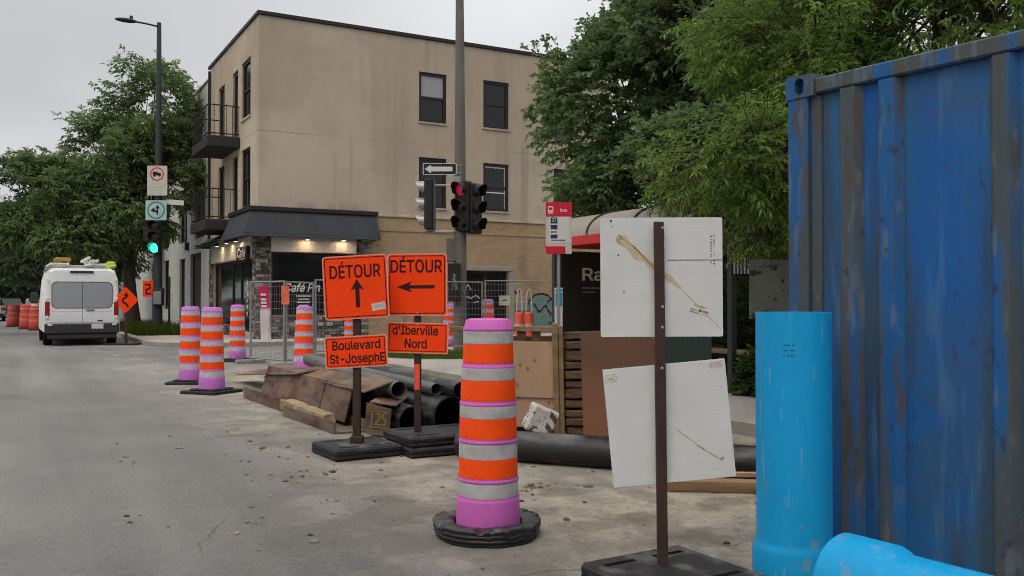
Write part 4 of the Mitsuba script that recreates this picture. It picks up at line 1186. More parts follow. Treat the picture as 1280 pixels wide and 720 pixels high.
# ================================================================== BUS STOP
SH = thing('bus_shelter', 'bus shelter with red roof beam and arched translucent roof on dark posts', 'bus shelter')
x0, x1, y0, y1, zf = 8.35, 9.85, 9.0, 13.4, 0.13
for x in (x0, x1):
    for y in (y0, y1, (y0 + y1) / 2):
        part(SH, 'post', box(x - 0.045, x + 0.045, y - 0.045, y + 0.045, zf, 2.26, 0.006), 'lamp_post_dark')
for x in (x0, x1):
    part(SH, 'roof_beam', box(x - 0.07, x + 0.07, y0 - 0.25, y1 + 0.25, 2.262, 2.42, 0.008), 'red_paint')
for y in (y0 - 0.18, y1 + 0.18):
    part(SH, 'roof_beam', box(x0 + 0.072, x1 - 0.072, y - 0.06, y + 0.06, 2.27, 2.40, 0.008), 'red_paint')
aa = np.linspace(0, np.pi, 17)
arc = [((x0 + x1) / 2 - 0.76 * math.cos(a), 2.42 + 0.42 * math.sin(a)) for a in aa]
nseg = 4
for i in range(nseg):
    ya, yb = y0 - 0.2 + i * (y1 - y0 + 0.4) / nseg + 0.02, y0 - 0.2 + (i + 1) * (y1 - y0 + 0.4) / nseg - 0.02
    v = np.array([[x, y, z] for x, z in arc for y in (ya, yb)])
    f = [[2 * k, 2 * k + 1, 2 * k + 3] for k in range(16)] + [[2 * k, 2 * k + 3, 2 * k + 2] for k in range(16)]
    part(SH, 'roof_vault', trimesh.Trimesh(v, f, process=False), 'vault_glazing', True)
for i in range(nseg + 1):
    y = y0 - 0.2 + i * (y1 - y0 + 0.4) / nseg
    part(SH, 'roof_rib', tube([(x, y, z + 0.01) for x, z in arc], 0.024, 6), 'lamp_post_dark', 30)
part(SH, 'end_glazing', plate(sg.Polygon(arc), y1 + 0.19, 0.01), 'vault_glazing')
k = part(SH, 'poster_case', box(x0 + 0.05, x1 - 0.05, y1 - 0.1, y1 + 0.02, zf + 0.25, 2.2, 0.01), 'frame_dark')
part(k, 'lettering', lettering('Ra', x0 + 0.5, x0 + 0.95, 1.70, 0.21, y1 - 0.104, True), 'cream_fascia')
part(k, 'text_line', box(x0 + 0.5, x0 + 0.9, y1 - 0.104, y1 - 0.1005, 1.55, 1.57), 'galvanised')
part(k, 'text_line', box(x0 + 0.5, x0 + 0.8, y1 - 0.104, y1 - 0.1005, 1.48, 1.495), 'galvanised')
part(SH, 'bench', box(x1 - 0.55, x1 - 0.1, y0 + 0.6, y1 - 0.8, 0.55, 0.6, 0.01), 'timber')
for y in (y0 + 0.8, y1 - 1.1):
    part(SH, 'bench_bracket', box(x1 - 0.5, x1 - 0.1, y, y + 0.05, zf, 0.548), 'lamp_post_dark')
A = thing('info_panel', 'slim blue and white notice panel standing at the end of the bus shelter', 'sign')
BASE = trans(7.92, 12.6, 0.13) @ FACING
part(A, 'panel', move(box(-0.065, 0.065, -0.02, 0.02, 0.75, 1.42, 0.004), BASE), 'white_paint')
part(A, 'blue_field', move(plate(unary_union([sg.box(-0.055, 1.12, 0.055, 1.34), sg.box(-0.055, 1.36, 0.055, 1.40)]), -0.023, 0.002), BASE), 'blue_pvc')
part(A, 'post', move(box(-0.02, 0.02, 0.021, 0.05, 0, 1.4), BASE), 'galvanised')

BS = thing('bus_stop_sign', 'red and white bus stop sign with timetable on a thin post', 'bus stop sign')
BASE = trans(7.46, 11.87, 0.0) @ FACING
post(BS, 7.46, 11.87, 0.13, 2.86, 0.05, 'galvanised')
part(BS, 'frame', move(plate(sg.box(-0.2, 2.06, 0.2, 2.85), -0.045, 0.018), BASE), 'cream_fascia')
k = part(BS, 'header', move(plate(sg.box(-0.2, 2.64, 0.205, 2.86), -0.052, 0.006), BASE), 'red_sign')
bus = rrect(-0.165, -0.085, 2.69, 2.80, 0.018).difference(unary_union([rrect(-0.152, -0.098, 2.738, 2.782, 0.006), sg.Point(-0.147, 2.712).buffer(0.008), sg.Point(-0.103, 2.712).buffer(0.008)])).union(unary_union([sg.box(-0.158, 2.675, -0.143, 2.69), sg.box(-0.107, 2.675, -0.092, 2.69)]))
part(k, 'bus_symbol', move(plate(bus, -0.0535, 0.0014), BASE), 'white_paint')
part(k, 'lettering', lettering('bus', 0.02, 0.13, 2.715, 0.05, -0.0535), 'white_paint', M=BASE)
k = part(BS, 'timetable', move(plate(sg.box(-0.145, 2.24, 0.165, 2.635), -0.049, 0.003), BASE), 'white_paint')
for zz in ((2.53, 2.625), (2.44, 2.51), (2.3, 2.36)):
    part(k, 'route_block', move(plate(sg.box(-0.125, zz[0], -0.02, zz[1]), -0.051, 0.0015), BASE), 'navy')
part(k, 'lettering', lettering('27', -0.1, -0.04, 2.56, 0.05, -0.053), 'white_paint', M=BASE)
part(k, 'table_line', move(plate(unary_union([sg.box(-0.12, 2.39, -0.03, 2.41), sg.box(-0.12, 2.265, 0.1, 2.28)]), -0.051, 0.0015), BASE), 'black_plastic')
k = part(BS, 'foot_band', move(plate(sg.box(-0.2, 2.06, 0.1, 2.18), -0.052, 0.006), BASE), 'red_sign')

# grey board and striped tag by the near end of the shelter
U = thing('grey_notice_board', 'stained grey board on two posts between the bus shelter and the container', 'board')
GB = thing('green_board', 'dark green board standing behind the white plywood sign', 'board')
part(GB, 'panel', move(plate(rrect(-0.02, 0.56, 0.1, 1.10, 0.01), 0.0, 0.02), trans(4.93, 6.36, 0) @ FACING @ rotx(-2)), 'green_sheet')
part(GB, 'prop', move(box(0.28, 0.34, 0.10, 0.15, 0.0, 1.0), trans(4.93, 6.36, 0) @ FACING), 'timber')
BASE = trans(7.24, 7.22, 0.13) @ FACING
pm = dent(move(plate(sg.box(-0.22, 1.02, 0.5, 1.66), -0.02, 0.012), BASE), 0.003, 3, 2, 0.02)
g_ = meshkit.fbm(pm.vertices * 14, 4, 3)
part(U, 'panel', pm, 'vc_matte', color=np.where((g_ > 0.66)[:, None], np.array([0.05, 0.05, 0.05]), np.array([0.17, 0.18, 0.155])) * (0.7 + 0.6 * meshkit.fbm(pm.vertices * 4, 3, 9))[:, None])
for x in (0.1, 0.4):
    part(U, 'post', move(box(x - 0.025, x + 0.025, 0.0, 0.04, 0, 1.6), BASE), 'lamp_post_dark')
U = thing('striped_plate', 'small black and white striped plate hanging by the near shelter post', 'plate')
BASE = trans(8.27, 8.87, 0) @ FACING
part(U, 'plate', move(plate(sg.box(-0.02, 1.68, 0.2, 1.92), 0.0, 0.006), BASE), 'sign_black')
part(U, 'stripe', move(plate(unary_union([sg.box(-0.01 + 0.045 * i, 1.69, 0.015 + 0.045 * i, 1.91) for i in range(5)]), -0.003, 0.002), BASE), 'white_paint')
part(U, 'hanger', move(tube([(0.09, 0.01, 1.88), (0.09, 0.04, 2.28)], 0.008, 6), BASE), 'lamp_post_dark')

# ================================================================== TRAFFIC POLE
TP = thing('traffic_pole', 'grey concrete pole with control boxes carrying the red traffic light', 'pole')
part(TP, 'shaft', tube([(9.7, 19.96, 0.13), (9.7, 19.96, 3.4), (9.68, 19.96, 10.2)], [0.17, 0.15, 0.085], 20), 'pole_grey', 30)
part(TP, 'control_box', move(box(-0.33, -0.06, -0.14, 0.12, 2.28, 2.86, 0.015), trans(9.7, 19.96, 0) @ FACING), 'pole_grey')
BASE = trans(9.62, 19.8, 0) @ FACING
k = part(TP, 'poster_box', move(box(-0.29, 0.0, -0.12, 0.14, 1.32, 2.24, 0.012), BASE), 'black_paint')
part(k, 'scrawl', move(plate(scrawl([[(-0.2, 1.7), (-0.1, 1.95), (-0.16, 1.98), (-0.08, 1.72)], [(-0.19, 1.88), (-0.09, 1.8)], [(-0.18, 1.62), (-0.12, 1.75), (-0.08, 1.6), (-0.06, 1.72)]], 0.008), -0.124, 0.003), BASE), 'galvanised')
for z, rad in ((3.02, 0.028), (4.15, 0.02)):
    part(TP, 'arm', move(cat([tube([(-0.92, -0.1, z), (0.35, -0.1, z)], rad, 8), tube([(0, 0, z), (0, -0.11, z)], 0.03, 8)]), trans(9.7, 19.96, 0) @ FACING), 'galvanised', 30)
part(TP, 'junction_box', move(box(-0.16, 0.02, -0.16, -0.05, 4.18, 4.36, 0.01), trans(9.7, 19.96, 0) @ FACING), 'galvanised')


def traffic_head(t, M, n=3, step=0.36, w=0.36, lit=None, glow=None, lens_r=0.14):
    """Faces local -y, its centre at the origin."""
    H = n * step
    part(t, 'housing', move(box(-w / 2, w / 2, -0.08, 0.14, -H / 2, H / 2, 0.03), M), 'black_paint')
    for i in range(n):
        z = H / 2 - step * (i + 0.5)
        a = np.linspace(math.radians(-35), math.radians(215), 22)
        rv, lv = lens_r + 0.025, 0.26
        v, f = [], []
        for j, s in enumerate(a):
            end = lv * (0.55 + 0.45 * max(0, math.sin(s)))
            for rad in (rv, rv - 0.008):
                v += [[rad * math.cos(s), -0.08, z + rad * math.sin(s)], [rad * math.cos(s), -0.08 - end, z + rad * math.sin(s)]]
        for j in range(len(a) - 1):
            b, c = 4 * j, 4 * j + 4
            f += [[b, b + 1, c + 1], [b, c + 1, c], [b + 2, c + 3, b + 3], [b + 2, c + 2, c + 3], [b + 1, b + 3, c + 3], [b + 1, c + 3, c + 1]]
        part(t, 'visor', move(trimesh.Trimesh(np.array(v), np.array(f), process=False), M), 'black_paint', 30)
        ln = trimesh.creation.icosphere(2, lens_r)
        ln.apply_scale([1, 0.25, 1])
        if lit == i:
            key = numbered(t + '__lens')
            scene[key] = mikit.ply(move(ln, M @ trans(0, -0.085, z)), 'lens_dark', True, emitter={'type': 'area', 'radiance': rgb(*glow)})
            labels[key] = {'label': 'lit ' + ('green' if glow[1] > glow[0] else 'red') + ' lens'}
        else:
            part(t, 'lens', move(ln, M @ trans(0, -0.085, z)), 'lens_dark', True)


PM = trans(9.7, 19.96, 0) @ FACING
t = thing('traffic_light', 'black traffic light showing red, on the right arm of the grey pole', 'traffic light')
traffic_head(t, PM @ trans(0.08, -0.16, 3.62) @ rotz(-38), 3, 0.41, 0.42, 0, (0.055, 0.002, 0.008), 0.15)
t = thing('traffic_light', 'black traffic light turned to the right, back to back with the red one', 'traffic light')
traffic_head(t, PM @ trans(0.36, -0.1, 3.58) @ rotz(52), 3, 0.41, 0.42)
t = thing('traffic_light', 'dark traffic light seen from its side, left of the grey pole', 'traffic light')
traffic_head(t, PM @ trans(-0.76, -0.1, 3.68) @ rotz(-97), 3, 0.41, 0.40)
for k in [k for k in scene if k.startswith(t + '__visor')]:
    scene[k]['bsdf'] = {'type': 'ref', 'id': 'galvanised'}
t = thing('one_way_sign', 'black one way sign with a white arrow pointing left, above the red traffic light', 'sign')
BASE = PM @ trans(-0.5, -0.16, 4.55)
mp = 22.15 / 1131
k = part(t, 'panel', move(plate(rrect(-0.40, 0.42, -0.15, 0.13, 0.02), 0.0, 0.01), BASE), 'white_paint')
part(k, 'face', move(plate(rrect(-0.385, 0.405, -0.135, 0.115, 0.02), -0.0025, 0.002), BASE), 'black_paint')
part(k, 'arrow', move(plate(sg.Polygon([(-0.36, -0.01), (-0.2, 0.095), (-0.2, 0.045), (0.32, 0.045), (0.32, -0.065), (-0.2, -0.065), (-0.2, -0.115)]), -0.005, 0.002), BASE), 'white_paint')
part(t, 'bracket', move(cat([box(0.4, 0.56, 0.015, 0.03, -0.1, -0.08), box(0.4, 0.56, 0.015, 0.03, 0.08, 0.1), box(0.42, 0.44, 0.012, 0.03, -0.12, 0.12)]), BASE), 'galvanised')

# ================================================================== WIRE FENCE
def fence_panel(a, b, z0, z1, label):
    t = thing('wire_fence', label, 'fence', 'temporary wire fence panels')
    a, b = np.array(a, float), np.array(b, float)
    P = lambda s, z: np.array([*(a + (b - a) * s), z])
    Lh = np.linalg.norm(b - a)
    part(t, 'frame', cat([tube([P(0, z0), P(0, z1)], 0.024, 8), tube([P(1, z0), P(1, z1)], 0.024, 8), tube([P(0, z1 - 0.02), P(1, z1 - 0.02)], 0.018, 6), tube([P(0, z0 + 0.1), P(1, z0 + 0.1)], 0.018, 6)]), 'galvanised', 30)
    ws = [tube([P(s, z0 + 0.1), P(s, z1 - 0.03)], 0.003, 3, False) for s in np.linspace(0, 1, int(Lh / 0.09) + 1)[1:-1]]
    ws += [tube([P(0, z), P(1, z)], 0.003, 3, False) for z in np.arange(z0 + 0.25, z1 - 0.1, 0.15)]
    part(t, 'wire', cat(ws), 'galvanised', kind='stuff', label='grid of thin wires')
    part(t, 'foot', move(box(-0.3, 0.3, -0.1, 0.1, -0.02, 0.06, 0.01), trans(a[0], a[1], z0)), 'concrete')


fence_panel((4.56, 19.6), (4.94, 18.35), 0.02, 1.75, 'short wire fence panel facing the street, carrying the red and white banner')
fence_panel((4.99, 18.37), (5.77, 19.1), 0.02, 1.74, 'wire fence panel just right of the banner, with an orange tag on its post')
fence_panel((5.83, 19.12), (8.05, 19.6), 0.14, 1.80, 'wire fence panel in front of the cafe window, behind the detour signs')
fence_panel((8.12, 19.6), (10.1, 19.56), 0.14, 1.80, 'wire fence panel left of the grey traffic pole foot')
fence_panel((10.18, 19.55), (12.3, 19.7), 0.14, 1.84, 'wire fence panel right of the traffic pole, before the dark doorway')
t = thing('fence_banner', 'red and white banner hanging from the wire fence before the cafe', 'banner')
BASE = trans(4.70, 19.06, 0) @ FACING @ rotz(0)
xs = np.linspace(0, 1, 14)
vb = np.array([[0.02 * math.sin(5 * s) + 0.10 * s * 0.9 + w, -0.07 + 0.015 * math.sin(9 * s), 1.64 - 1.13 * s] for s in xs for w in (-0.105, 0.105)])
fb = [[2 * k, 2 * k + 2, 2 * k + 3] for k in range(13)] + [[2 * k, 2 * k + 3, 2 * k + 1] for k in range(13)]
bm = trimesh.Trimesh(vb, fb, process=False)
bm = cat([bm, move(trimesh.Trimesh(vb, np.array(fb)[:, ::-1], process=False), trans(0, 0.004, 0))])
part(t, 'cloth', move(bm, BASE), 'vc_matte', color=np.where((bm.vertices[:, 2] > 1.12)[:, None], [0.52, 0.03, 0.12], [0.66, 0.58, 0.60]))
for z in (1.2, 1.27, 1.34, 1.44):
    part(t, 'letter_bar', move(box(-0.05 + 0.1 * (1.6 - z) * 0.8, 0.06 + 0.1 * (1.6 - z) * 0.8, -0.094, -0.09, z, z + 0.045), BASE), 'white_paint')
t = thing('orange_tag', 'orange plastic tag tied to the fence post beside the banner', 'tag')
om = dent(move(box(-0.075, 0.085, -0.06, -0.05, 1.26, 1.64), trans(4.97, 18.35, 0) @ FACING), 0.012, 6, 2, 0.05)
part(t, 'sheet', om, 'vc_semi', color=tint(om, (0.72, 0.17, 0.11), 0.1))
t = thing('white_notice', 'small white notice fixed to the fence right of the orange drum', 'sign')
part(t, 'panel', move(plate(sg.box(-0.14, 1.22, 0.13, 1.46), -0.04, 0.006), trans(10.75, 19.6, 0) @ FACING), 'cream_fascia')
part(t, 'mark', move(plate(sg.box(-0.06, 1.33, 0.05, 1.36), -0.043, 0.002), trans(10.75, 19.6, 0) @ FACING), 'sign_black')

# ================================================================== FAR LEFT: LAMP POST, SIGNS, VAN
LP = thing('street_lamp', 'tall dark street lamp with a single arm, carrying signs and a green light', 'street lamp')
lx, ly = 4.82, 35.1
part(LP, 'pole', tube([(lx, ly, 0.13), (lx, ly, 4.0), (lx, ly, 11.5)], [0.17, 0.14, 0.075], 14), 'lamp_post_dark', 30)
part(LP, 'arm', tube([(lx, ly, 11.35), (lx - 0.45, ly - 0.0, 11.4), (lx - 0.9, ly, 11.42)], 0.035, 8), 'lamp_post_dark', 30)
lum = trimesh.creation.icosphere(2, 0.2)
lum.apply_scale([1.9, 0.8, 0.38])
part(LP, 'luminaire', move(lum, trans(lx - 1.12, ly, 11.42)), 'lamp_post_dark', True)
part(LP, 'photocell', move(trimesh.creation.cylinder(0.06, 0.12, sections=10), trans(lx - 0.95, ly, 11.54)), 'lamp_post_dark', 30)
mpl = 33.0 / 1131
BL = trans(lx, ly, 0) @ FACING


def lz(py):
    return 1.35 + (375 - py) * mpl


def ring_(cx, cz, r, w):
    return sg.Point(cx, cz).buffer(r, quad_segs=10).difference(sg.Point(cx, cz).buffer(r - w, quad_segs=10))


t = thing('no_truck_sign', 'white sign with a black truck in a red ring, uppermost on the lamp post', 'sign')
zc = lz(219)
k = part(t, 'panel', move(plate(rrect(-0.33, 0.4, lz(245), lz(208), 0.03), -0.2, 0.01), BL), 'cream_fascia')
part(k, 'red_ring', move(plate(ring_(0.03, zc + 0.02, 0.25, 0.045), -0.205, 0.003), BL), 'red_sign')
part(k, 'truck', move(plate(unary_union([sg.box(-0.12, zc - 0.03, 0.05, zc + 0.1), sg.box(0.05, zc - 0.03, 0.17, zc + 0.06), sg.Point(-0.07, zc - 0.04).buffer(0.035), sg.Point(0.12, zc - 0.04).buffer(0.035)]), -0.208, 0.003), BL), 'sign_black')
part(k, 'small_print', move(plate(unary_union([sg.box(-0.2, lz(235) + i * 0.0 - 0.13 * j, 0.25, lz(235) + 0.025 - 0.13 * j) for i in (0,) for j in (0, 1)]), -0.205, 0.003), BL), 'sticker')
t = thing('direction_sign', 'white square sign with a green ring and black arrows, below the truck sign', 'sign')
zc = lz(263)
k = part(t, 'panel', move(plate(rrect(-0.38, 0.38, zc - 0.37, zc + 0.35, 0.03), -0.2, 0.01), BL), 'pale_teal')
mat('pale_teal', (0.42, 0.56, 0.54), 0.5, 0.4)
part(k, 'green_ring', move(plate(ring_(0.0, zc - 0.01, 0.32, 0.05), -0.205, 0.003), BL), 'sign_green')
part(k, 'arrows', move(plate(unary_union([sg.box(0.02, zc - 0.17, 0.08, zc + 0.08), sg.Polygon([(-0.02, zc + 0.06), (0.05, zc + 0.19), (0.14, zc + 0.06)]), sg.LineString([(0.04, zc - 0.08), (-0.08, zc + 0.0)]).buffer(0.03), sg.Polygon([(-0.2, zc - 0.02), (-0.06, zc + 0.09), (-0.06, zc - 0.1)])]), -0.208, 0.003), BL), 'sign_black')
t = thing('street_name_sign', 'narrow white street name plate sticking out right of the lamp post', 'sign')
part(t, 'panel', move(plate(sg.box(0.3, -0.11, 1.0, 0.13), 0.0, 0.012), BL @ trans(0, -0.1, lz(252)) @ roty(4)), 'sign_black')
part(t, 'face', move(plate(sg.box(0.33, -0.08, 0.97, 0.10), -0.003, 0.002), BL @ trans(0, -0.1, lz(252)) @ roty(4)), 'white_paint')
t = thing('traffic_light', 'traffic light showing green on the lamp post across the side street', 'traffic light')
traffic_head(t, BL @ trans(0.02, -0.3, lz(297)), 3, 0.4, 0.40, 2, (0.02, 1.5, 0.62), 0.165)
part(t, 'side_light', move(box(-0.48, -0.2, -0.2, 0.05, lz(302), lz(285), 0.02), BL), 'black_paint')
t = thing('orange_plate', 'small orange plate with a black curved arrow on the lamp post', 'sign')
k = part(t, 'panel', move(plate(rrect(-0.46, -0.08, lz(371), lz(351), 0.02), -0.22, 0.008), BL), 'sign_orange')
zc = lz(361)
part(k, 'arrow', move(plate(scrawl([[(-0.35, zc + 0.15), (-0.2, zc + 0.15), (-0.2, zc), (-0.33, zc - 0.02), (-0.33, zc - 0.18), (-0.18, zc - 0.18)]], 0.03), -0.224, 0.003), BL), 'sign_black')
t = thing('pedestrian_signal', 'grey pedestrian signal box on the lamp post beside the orange plate', 'signal')
part(t, 'box', move(box(-0.08, 0.28, -0.32, -0.1, lz(382), lz(360), 0.02), BL), 'black_plastic')
part(t, 'face', move(plate(sg.box(-0.04, lz(380), 0.24, lz(364)), -0.328, 0.006), BL), 'galvanised')
part(t, 'button_post', move(tube([(0.42, 0.0, 0.13), (0.42, 0, 2.2)], 0.04, 8), BL), 'black_paint', 30)
t = thing('curve_sign', 'orange diamond sign with a black winding arrow on a thin post beside the van', 'sign')
BASE = trans(3.15, 29.5, 0) @ FACING
mv = 27.3 / 1131
part(t, 'post', move(box(-0.035, 0.035, 0, 0.05, 0.02, 1.5), BASE), 'rust_dark')
part(t, 'stand', move(box(-0.55, 0.4, -0.25, 0.25, 0.0, 0.05, 0.01), BASE), 'rubber')
zc = 1.35
k = part(t, 'panel', move(plate(sg.box(-0.28, -0.28, 0.28, 0.28).buffer(0.0), -0.02, 0.006), BASE @ trans(0, 0, zc) @ roty(45)), 'sign_orange')
part(k, 'arrow', move(plate(unary_union([scrawl([[(0.07, -0.2), (0.02, -0.12), (-0.08, -0.06), (-0.09, 0.02), (0.02, 0.08), (0.03, 0.14)]], 0.028), sg.Polygon([(-0.06, 0.12), (0.02, 0.24), (0.1, 0.11)])]), -0.024, 0.003), BASE @ trans(0, 0, zc)), 'sign_black')
t = thing('parking_sign', 'pair of small white plates on a thin post beyond the red barrels', 'sign')
BASE = trans(3.3, 44.5, 0) @ FACING
mv = 40.4 / 1131
BASE = trans(1.75, 46.2, 0) @ FACING
part(t, 'post', move(tube([(0, 0, 0), (0, 0, 2.2)], 0.03, 8), BASE), 'rust_dark', 30)
k = part(t, 'plate', move(plate(rrect(-0.2, 0.2, 1.9, 2.15, 0.05), -0.04, 0.01), BASE), 'white_paint')
part(k, 'dot', move(plate(sg.Point(-0.09, 2.03).buffer(0.07), -0.043, 0.002), BASE), 'sign_black')
k = part(t, 'plate', move(plate(sg.box(-0.19, 1.28, 0.19, 1.74), -0.04, 0.01), BASE), 'white_paint')
for q_ in ((-0.13, 1.6, -0.04, 1.67), (0.05, 1.58, 0.13, 1.64), (-0.13, 1.36, -0.02, 1.42)):
    part(k, 'mark', move(plate(sg.box(*q_), -0.043, 0.002), BASE), 'sign_black')

# van, seen from behind
V = thing('van', 'white delivery van with roof ladders parked at the kerb, seen from behind', 'van')
MV = trans(1.97, 29.6, 0)
sec = lambda w, zt, zr: [(-w, 0.42), (-w * 1.0, 1.15), (-w * 0.93, zr), (-w * 0.86, zt - 0.06), (-w * 0.74, zt), (w * 0.74, zt), (w * 0.86, zt - 0.06), (w * 0.93, zr), (w, 1.15), (w, 0.42)]
pts = []
for y, w, zt, zr in ((0.0, 0.97, 2.22, 1.95), (0.1, 1.03, 2.29, 2.0), (4.0, 1.03, 2.32, 2.0)):
    pts += [(x, y + (0.05 if y == 0 and z > 1.9 else 0), z) for x, z in sec(w, zt, zr)]
pts += [(-0.95, 5.5, 0.42), (0.95, 5.5, 0.42), (-0.95, 5.45, 1.05), (0.95, 5.45, 1.05), (-0.98, 4.7, 1.3), (0.98, 4.7, 1.3)]
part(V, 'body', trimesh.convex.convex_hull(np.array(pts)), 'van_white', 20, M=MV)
part(V, 'rear_window', plate(rrect(-0.80, 0.80, 1.12, 1.87, 0.14), -0.008, 0.006), 'van_pane', M=MV @ rotx(0.0))
part(V, 'door_gap', plate(sg.box(-0.006, 0.68, 0.006, 1.1), -0.004, 0.004), 'black_plastic', M=MV)
part(V, 'door_gap', plate(unary_union([sg.box(-0.88, 0.68, 0.88, 0.69), sg.box(-0.85, 1.0, 0.8, 1.005)]), -0.004, 0.004), 'black_plastic', M=MV)
part(V, 'bumper', cat([box(-1.0, 1.0, -0.1, 0.2, 0.36, 0.66, 0.03), box(-0.92, 0.92, -0.06, 0.3, 0.2, 0.355, 0.03)]), 'black_plastic', M=MV)
for s in (-1, 1):
    k = part(V, 'tail_light', box(s * 0.86, s * 0.985, -0.012, 0.1, 0.88, 1.3, 0.01), 'lamp_red', M=MV)
    part(k, 'reverse_lamp', box(s * 0.87, s * 0.975, -0.016, 0.05, 0.78, 0.872, 0.008), 'cream_fascia', M=MV)
    part(V, 'reflector', box(s * 0.8, s * 0.92, -0.108, -0.1, 0.6, 0.655), 'white_paint', M=MV)
    part(V, 'wing_mirror', box(s * 1.05, s * 1.28, 4.2, 4.32, 1.25, 1.6, 0.03), 'black_plastic', M=MV)
    for y in (0.95, 4.5):
        w_ = lathe([(0.2, -0.12), (0.33, -0.12), (0.36, -0.08), (0.36, 0.08), (0.33, 0.12), (0.2, 0.12)], 28)
        k = part(V, 'wheel', move(w_, MV @ trans(s * 0.88, y, 0.36) @ roty(90)), 'tyre', 30)
        part(k, 'rim', move(trimesh.creation.cylinder(0.2, 0.2, sections=20), MV @ trans(s * 0.88, y, 0.36) @ roty(90)), 'galvanised', 30)
part(V, 'number_plate', plate(sg.box(0.24, 0.5, 0.56, 0.65), -0.106, 0.004), 'cream_fascia', M=MV)
part(V, 'handle', box(0.1, 0.32, -0.03, 0.0, 1.04, 1.07), 'black_plastic', M=MV)
for s_ in (-1, 1):
    for z_ in (0.8, 1.35, 1.9):
        part(V, 'hinge', box(s_ * 0.90, s_ * 0.96, -0.03, 0.02, z_, z_ + 0.09, 0.008), 'van_white', M=MV)
part(V, 'window_seal', plate(rrect(-0.82, 0.82, 1.10, 1.89, 0.15).difference(rrect(-0.80, 0.80, 1.12, 1.87, 0.14)), -0.007, 0.005), 'black_plastic', M=MV)
part(V, 'window_seal', plate(sg.box(-0.008, 1.12, 0.008, 1.87), -0.012, 0.003), 'black_plastic', M=MV)
part(V, 'badge', box(0.42, 0.55, -0.012, 0.0, 0.72, 0.76), 'black_plastic', M=MV)
part(V, 'brake_light', box(-0.33, 0.3, 0.0, 0.12, 2.15, 2.215, 0.01), 'black_plastic', M=MV)
part(V, 'undercarriage', box(-0.85, 0.85, 0.3, 5.2, 0.2, 0.5), 'black_plastic', M=MV)
for x in (-0.62, 0.42):
    rungs = [tube([(x - 0.18, 0.2, 2.42), (x - 0.18, 4.0, 2.46)], 0.045, 8), tube([(x + 0.24, 0.2, 2.42), (x + 0.24, 4.0, 2.46)], 0.045, 8)] + [tube([(x - 0.18, y, 2.43), (x + 0.24, y, 2.43)], 0.025, 6) for y in np.arange(0.4, 4, 0.35)]
    lad = thing('ladder', f'white ladder on the van roof, {"left" if x < 0 else "right"} of the two', 'ladder')
    part(lad, 'rails', move(cat(rungs[:2]), MV), 'white_paint', 30)
    for q_ in rungs[2:]:
        part(lad, 'rung', move(q_, MV), 'white_paint', 30)
part(V, 'roof_rack', cat([tube([(-0.9, y, 2.2), (-0.9, y, 2.37), (0.9, y, 2.37), (0.9, y, 2.2)], 0.03, 6) for y in (0.4, 1.9, 3.4)]), 'galvanised', 30, M=MV)
single('tool_case', move(box(-0.72, -0.28, 0.5, 1.4, 2.5, 2.62, 0.03), MV), 'ochre', 'brown case strapped on the left van ladder', 'case')
single('pipe_bundle', move(cat([tube([(0.3, 0.3, 2.53), (0.3, 3.4, 2.56)], 0.05, 8), tube([(0.42, 0.3, 2.53), (0.42, 3.4, 2.56)], 0.05, 8), tube([(0.2, 0.35, 2.62), (0.2, 3.4, 2.62)], 0.05, 8)]), MV), 'white_paint', 'bundle of pale tubes on the right van ladder', 'pipes', 30)
single('safety_vest', move(dent(box(0.66, 0.92, 0.15, 0.4, 2.30, 2.50, 0.05), 0.06, 6, 2, 0.06), MV), 'pale_lime', 'bright lime yellow cloth tied at the right rear of the van roof', 'cloth')

# cars far away
def car(x, y, col, name, label, scale=1.0):
    t = thing(name, label, 'car')
    M = trans(x, y, 0)
    body = [(-0.85, 0, 0.35), (0.85, 0, 0.35), (-0.88, 0.05, 0.8), (0.88, 0.05, 0.8), (-0.85, 0.15, 1.0), (0.85, 0.15, 1.0), (-0.85, 4.3, 0.35), (0.85, 4.3, 0.35), (-0.85, 4.2, 0.75), (0.85, 4.2, 0.75), (-0.86, 3.2, 0.98), (0.86, 3.2, 0.98)]
    m = trimesh.convex.convex_hull(np.array(body))
    part(t, 'body', m, 'vc_gloss', M=M, color=np.tile(col, (len(m.vertices), 1)))
    cab = [(-0.78, 0.3, 0.98), (0.78, 0.3, 0.98), (-0.62, 0.85, 1.45), (0.62, 0.85, 1.45), (-0.62, 2.2, 1.46), (0.62, 2.2, 1.46), (-0.78, 3.1, 0.96), (0.78, 3.1, 0.96)]
    m = trimesh.convex.convex_hull(np.array(cab))
    part(t, 'cabin', m, 'dark_pane', M=M)
    part(t, 'roof', box(-0.62, 0.62, 0.85, 2.2, 1.455, 1.49, 0.01), 'vc_gloss', M=M, color=np.tile(col, (len(box(-0.62, 0.62, 0.85, 2.2, 1.455, 1.49, 0.01).vertices), 1)))
    for s in (-1, 1):
        part(t, 'tail_light', box(s * 0.62, s * 0.84, -0.012, 0.06, 0.72, 0.88), 'lamp_red', M=M)
        for yy in (0.8, 3.4):
            part(t, 'wheel', move(trimesh.creation.cylinder(0.31, 0.2, sections=18), M @ trans(s * 0.76, yy, 0.31) @ roty(90)), 'tyre', 30)
    part(t, 'bumper', box(-0.8, 0.8, -0.06, 0.05, 0.25, 0.5, 0.02), 'black_plastic', M=M)


car(-0.9, 66, (0.45, 0.45, 0.44), 'silver_car', 'pale car with red tail lights at the left edge, far down the street')
car(0.3, 78, (0.03, 0.03, 0.035), 'dark_car', 'dark car far down the street beside the barrels')
car(-1.2, 96, (0.35, 0.03, 0.03), 'red_car', 'small red car farthest down the street')

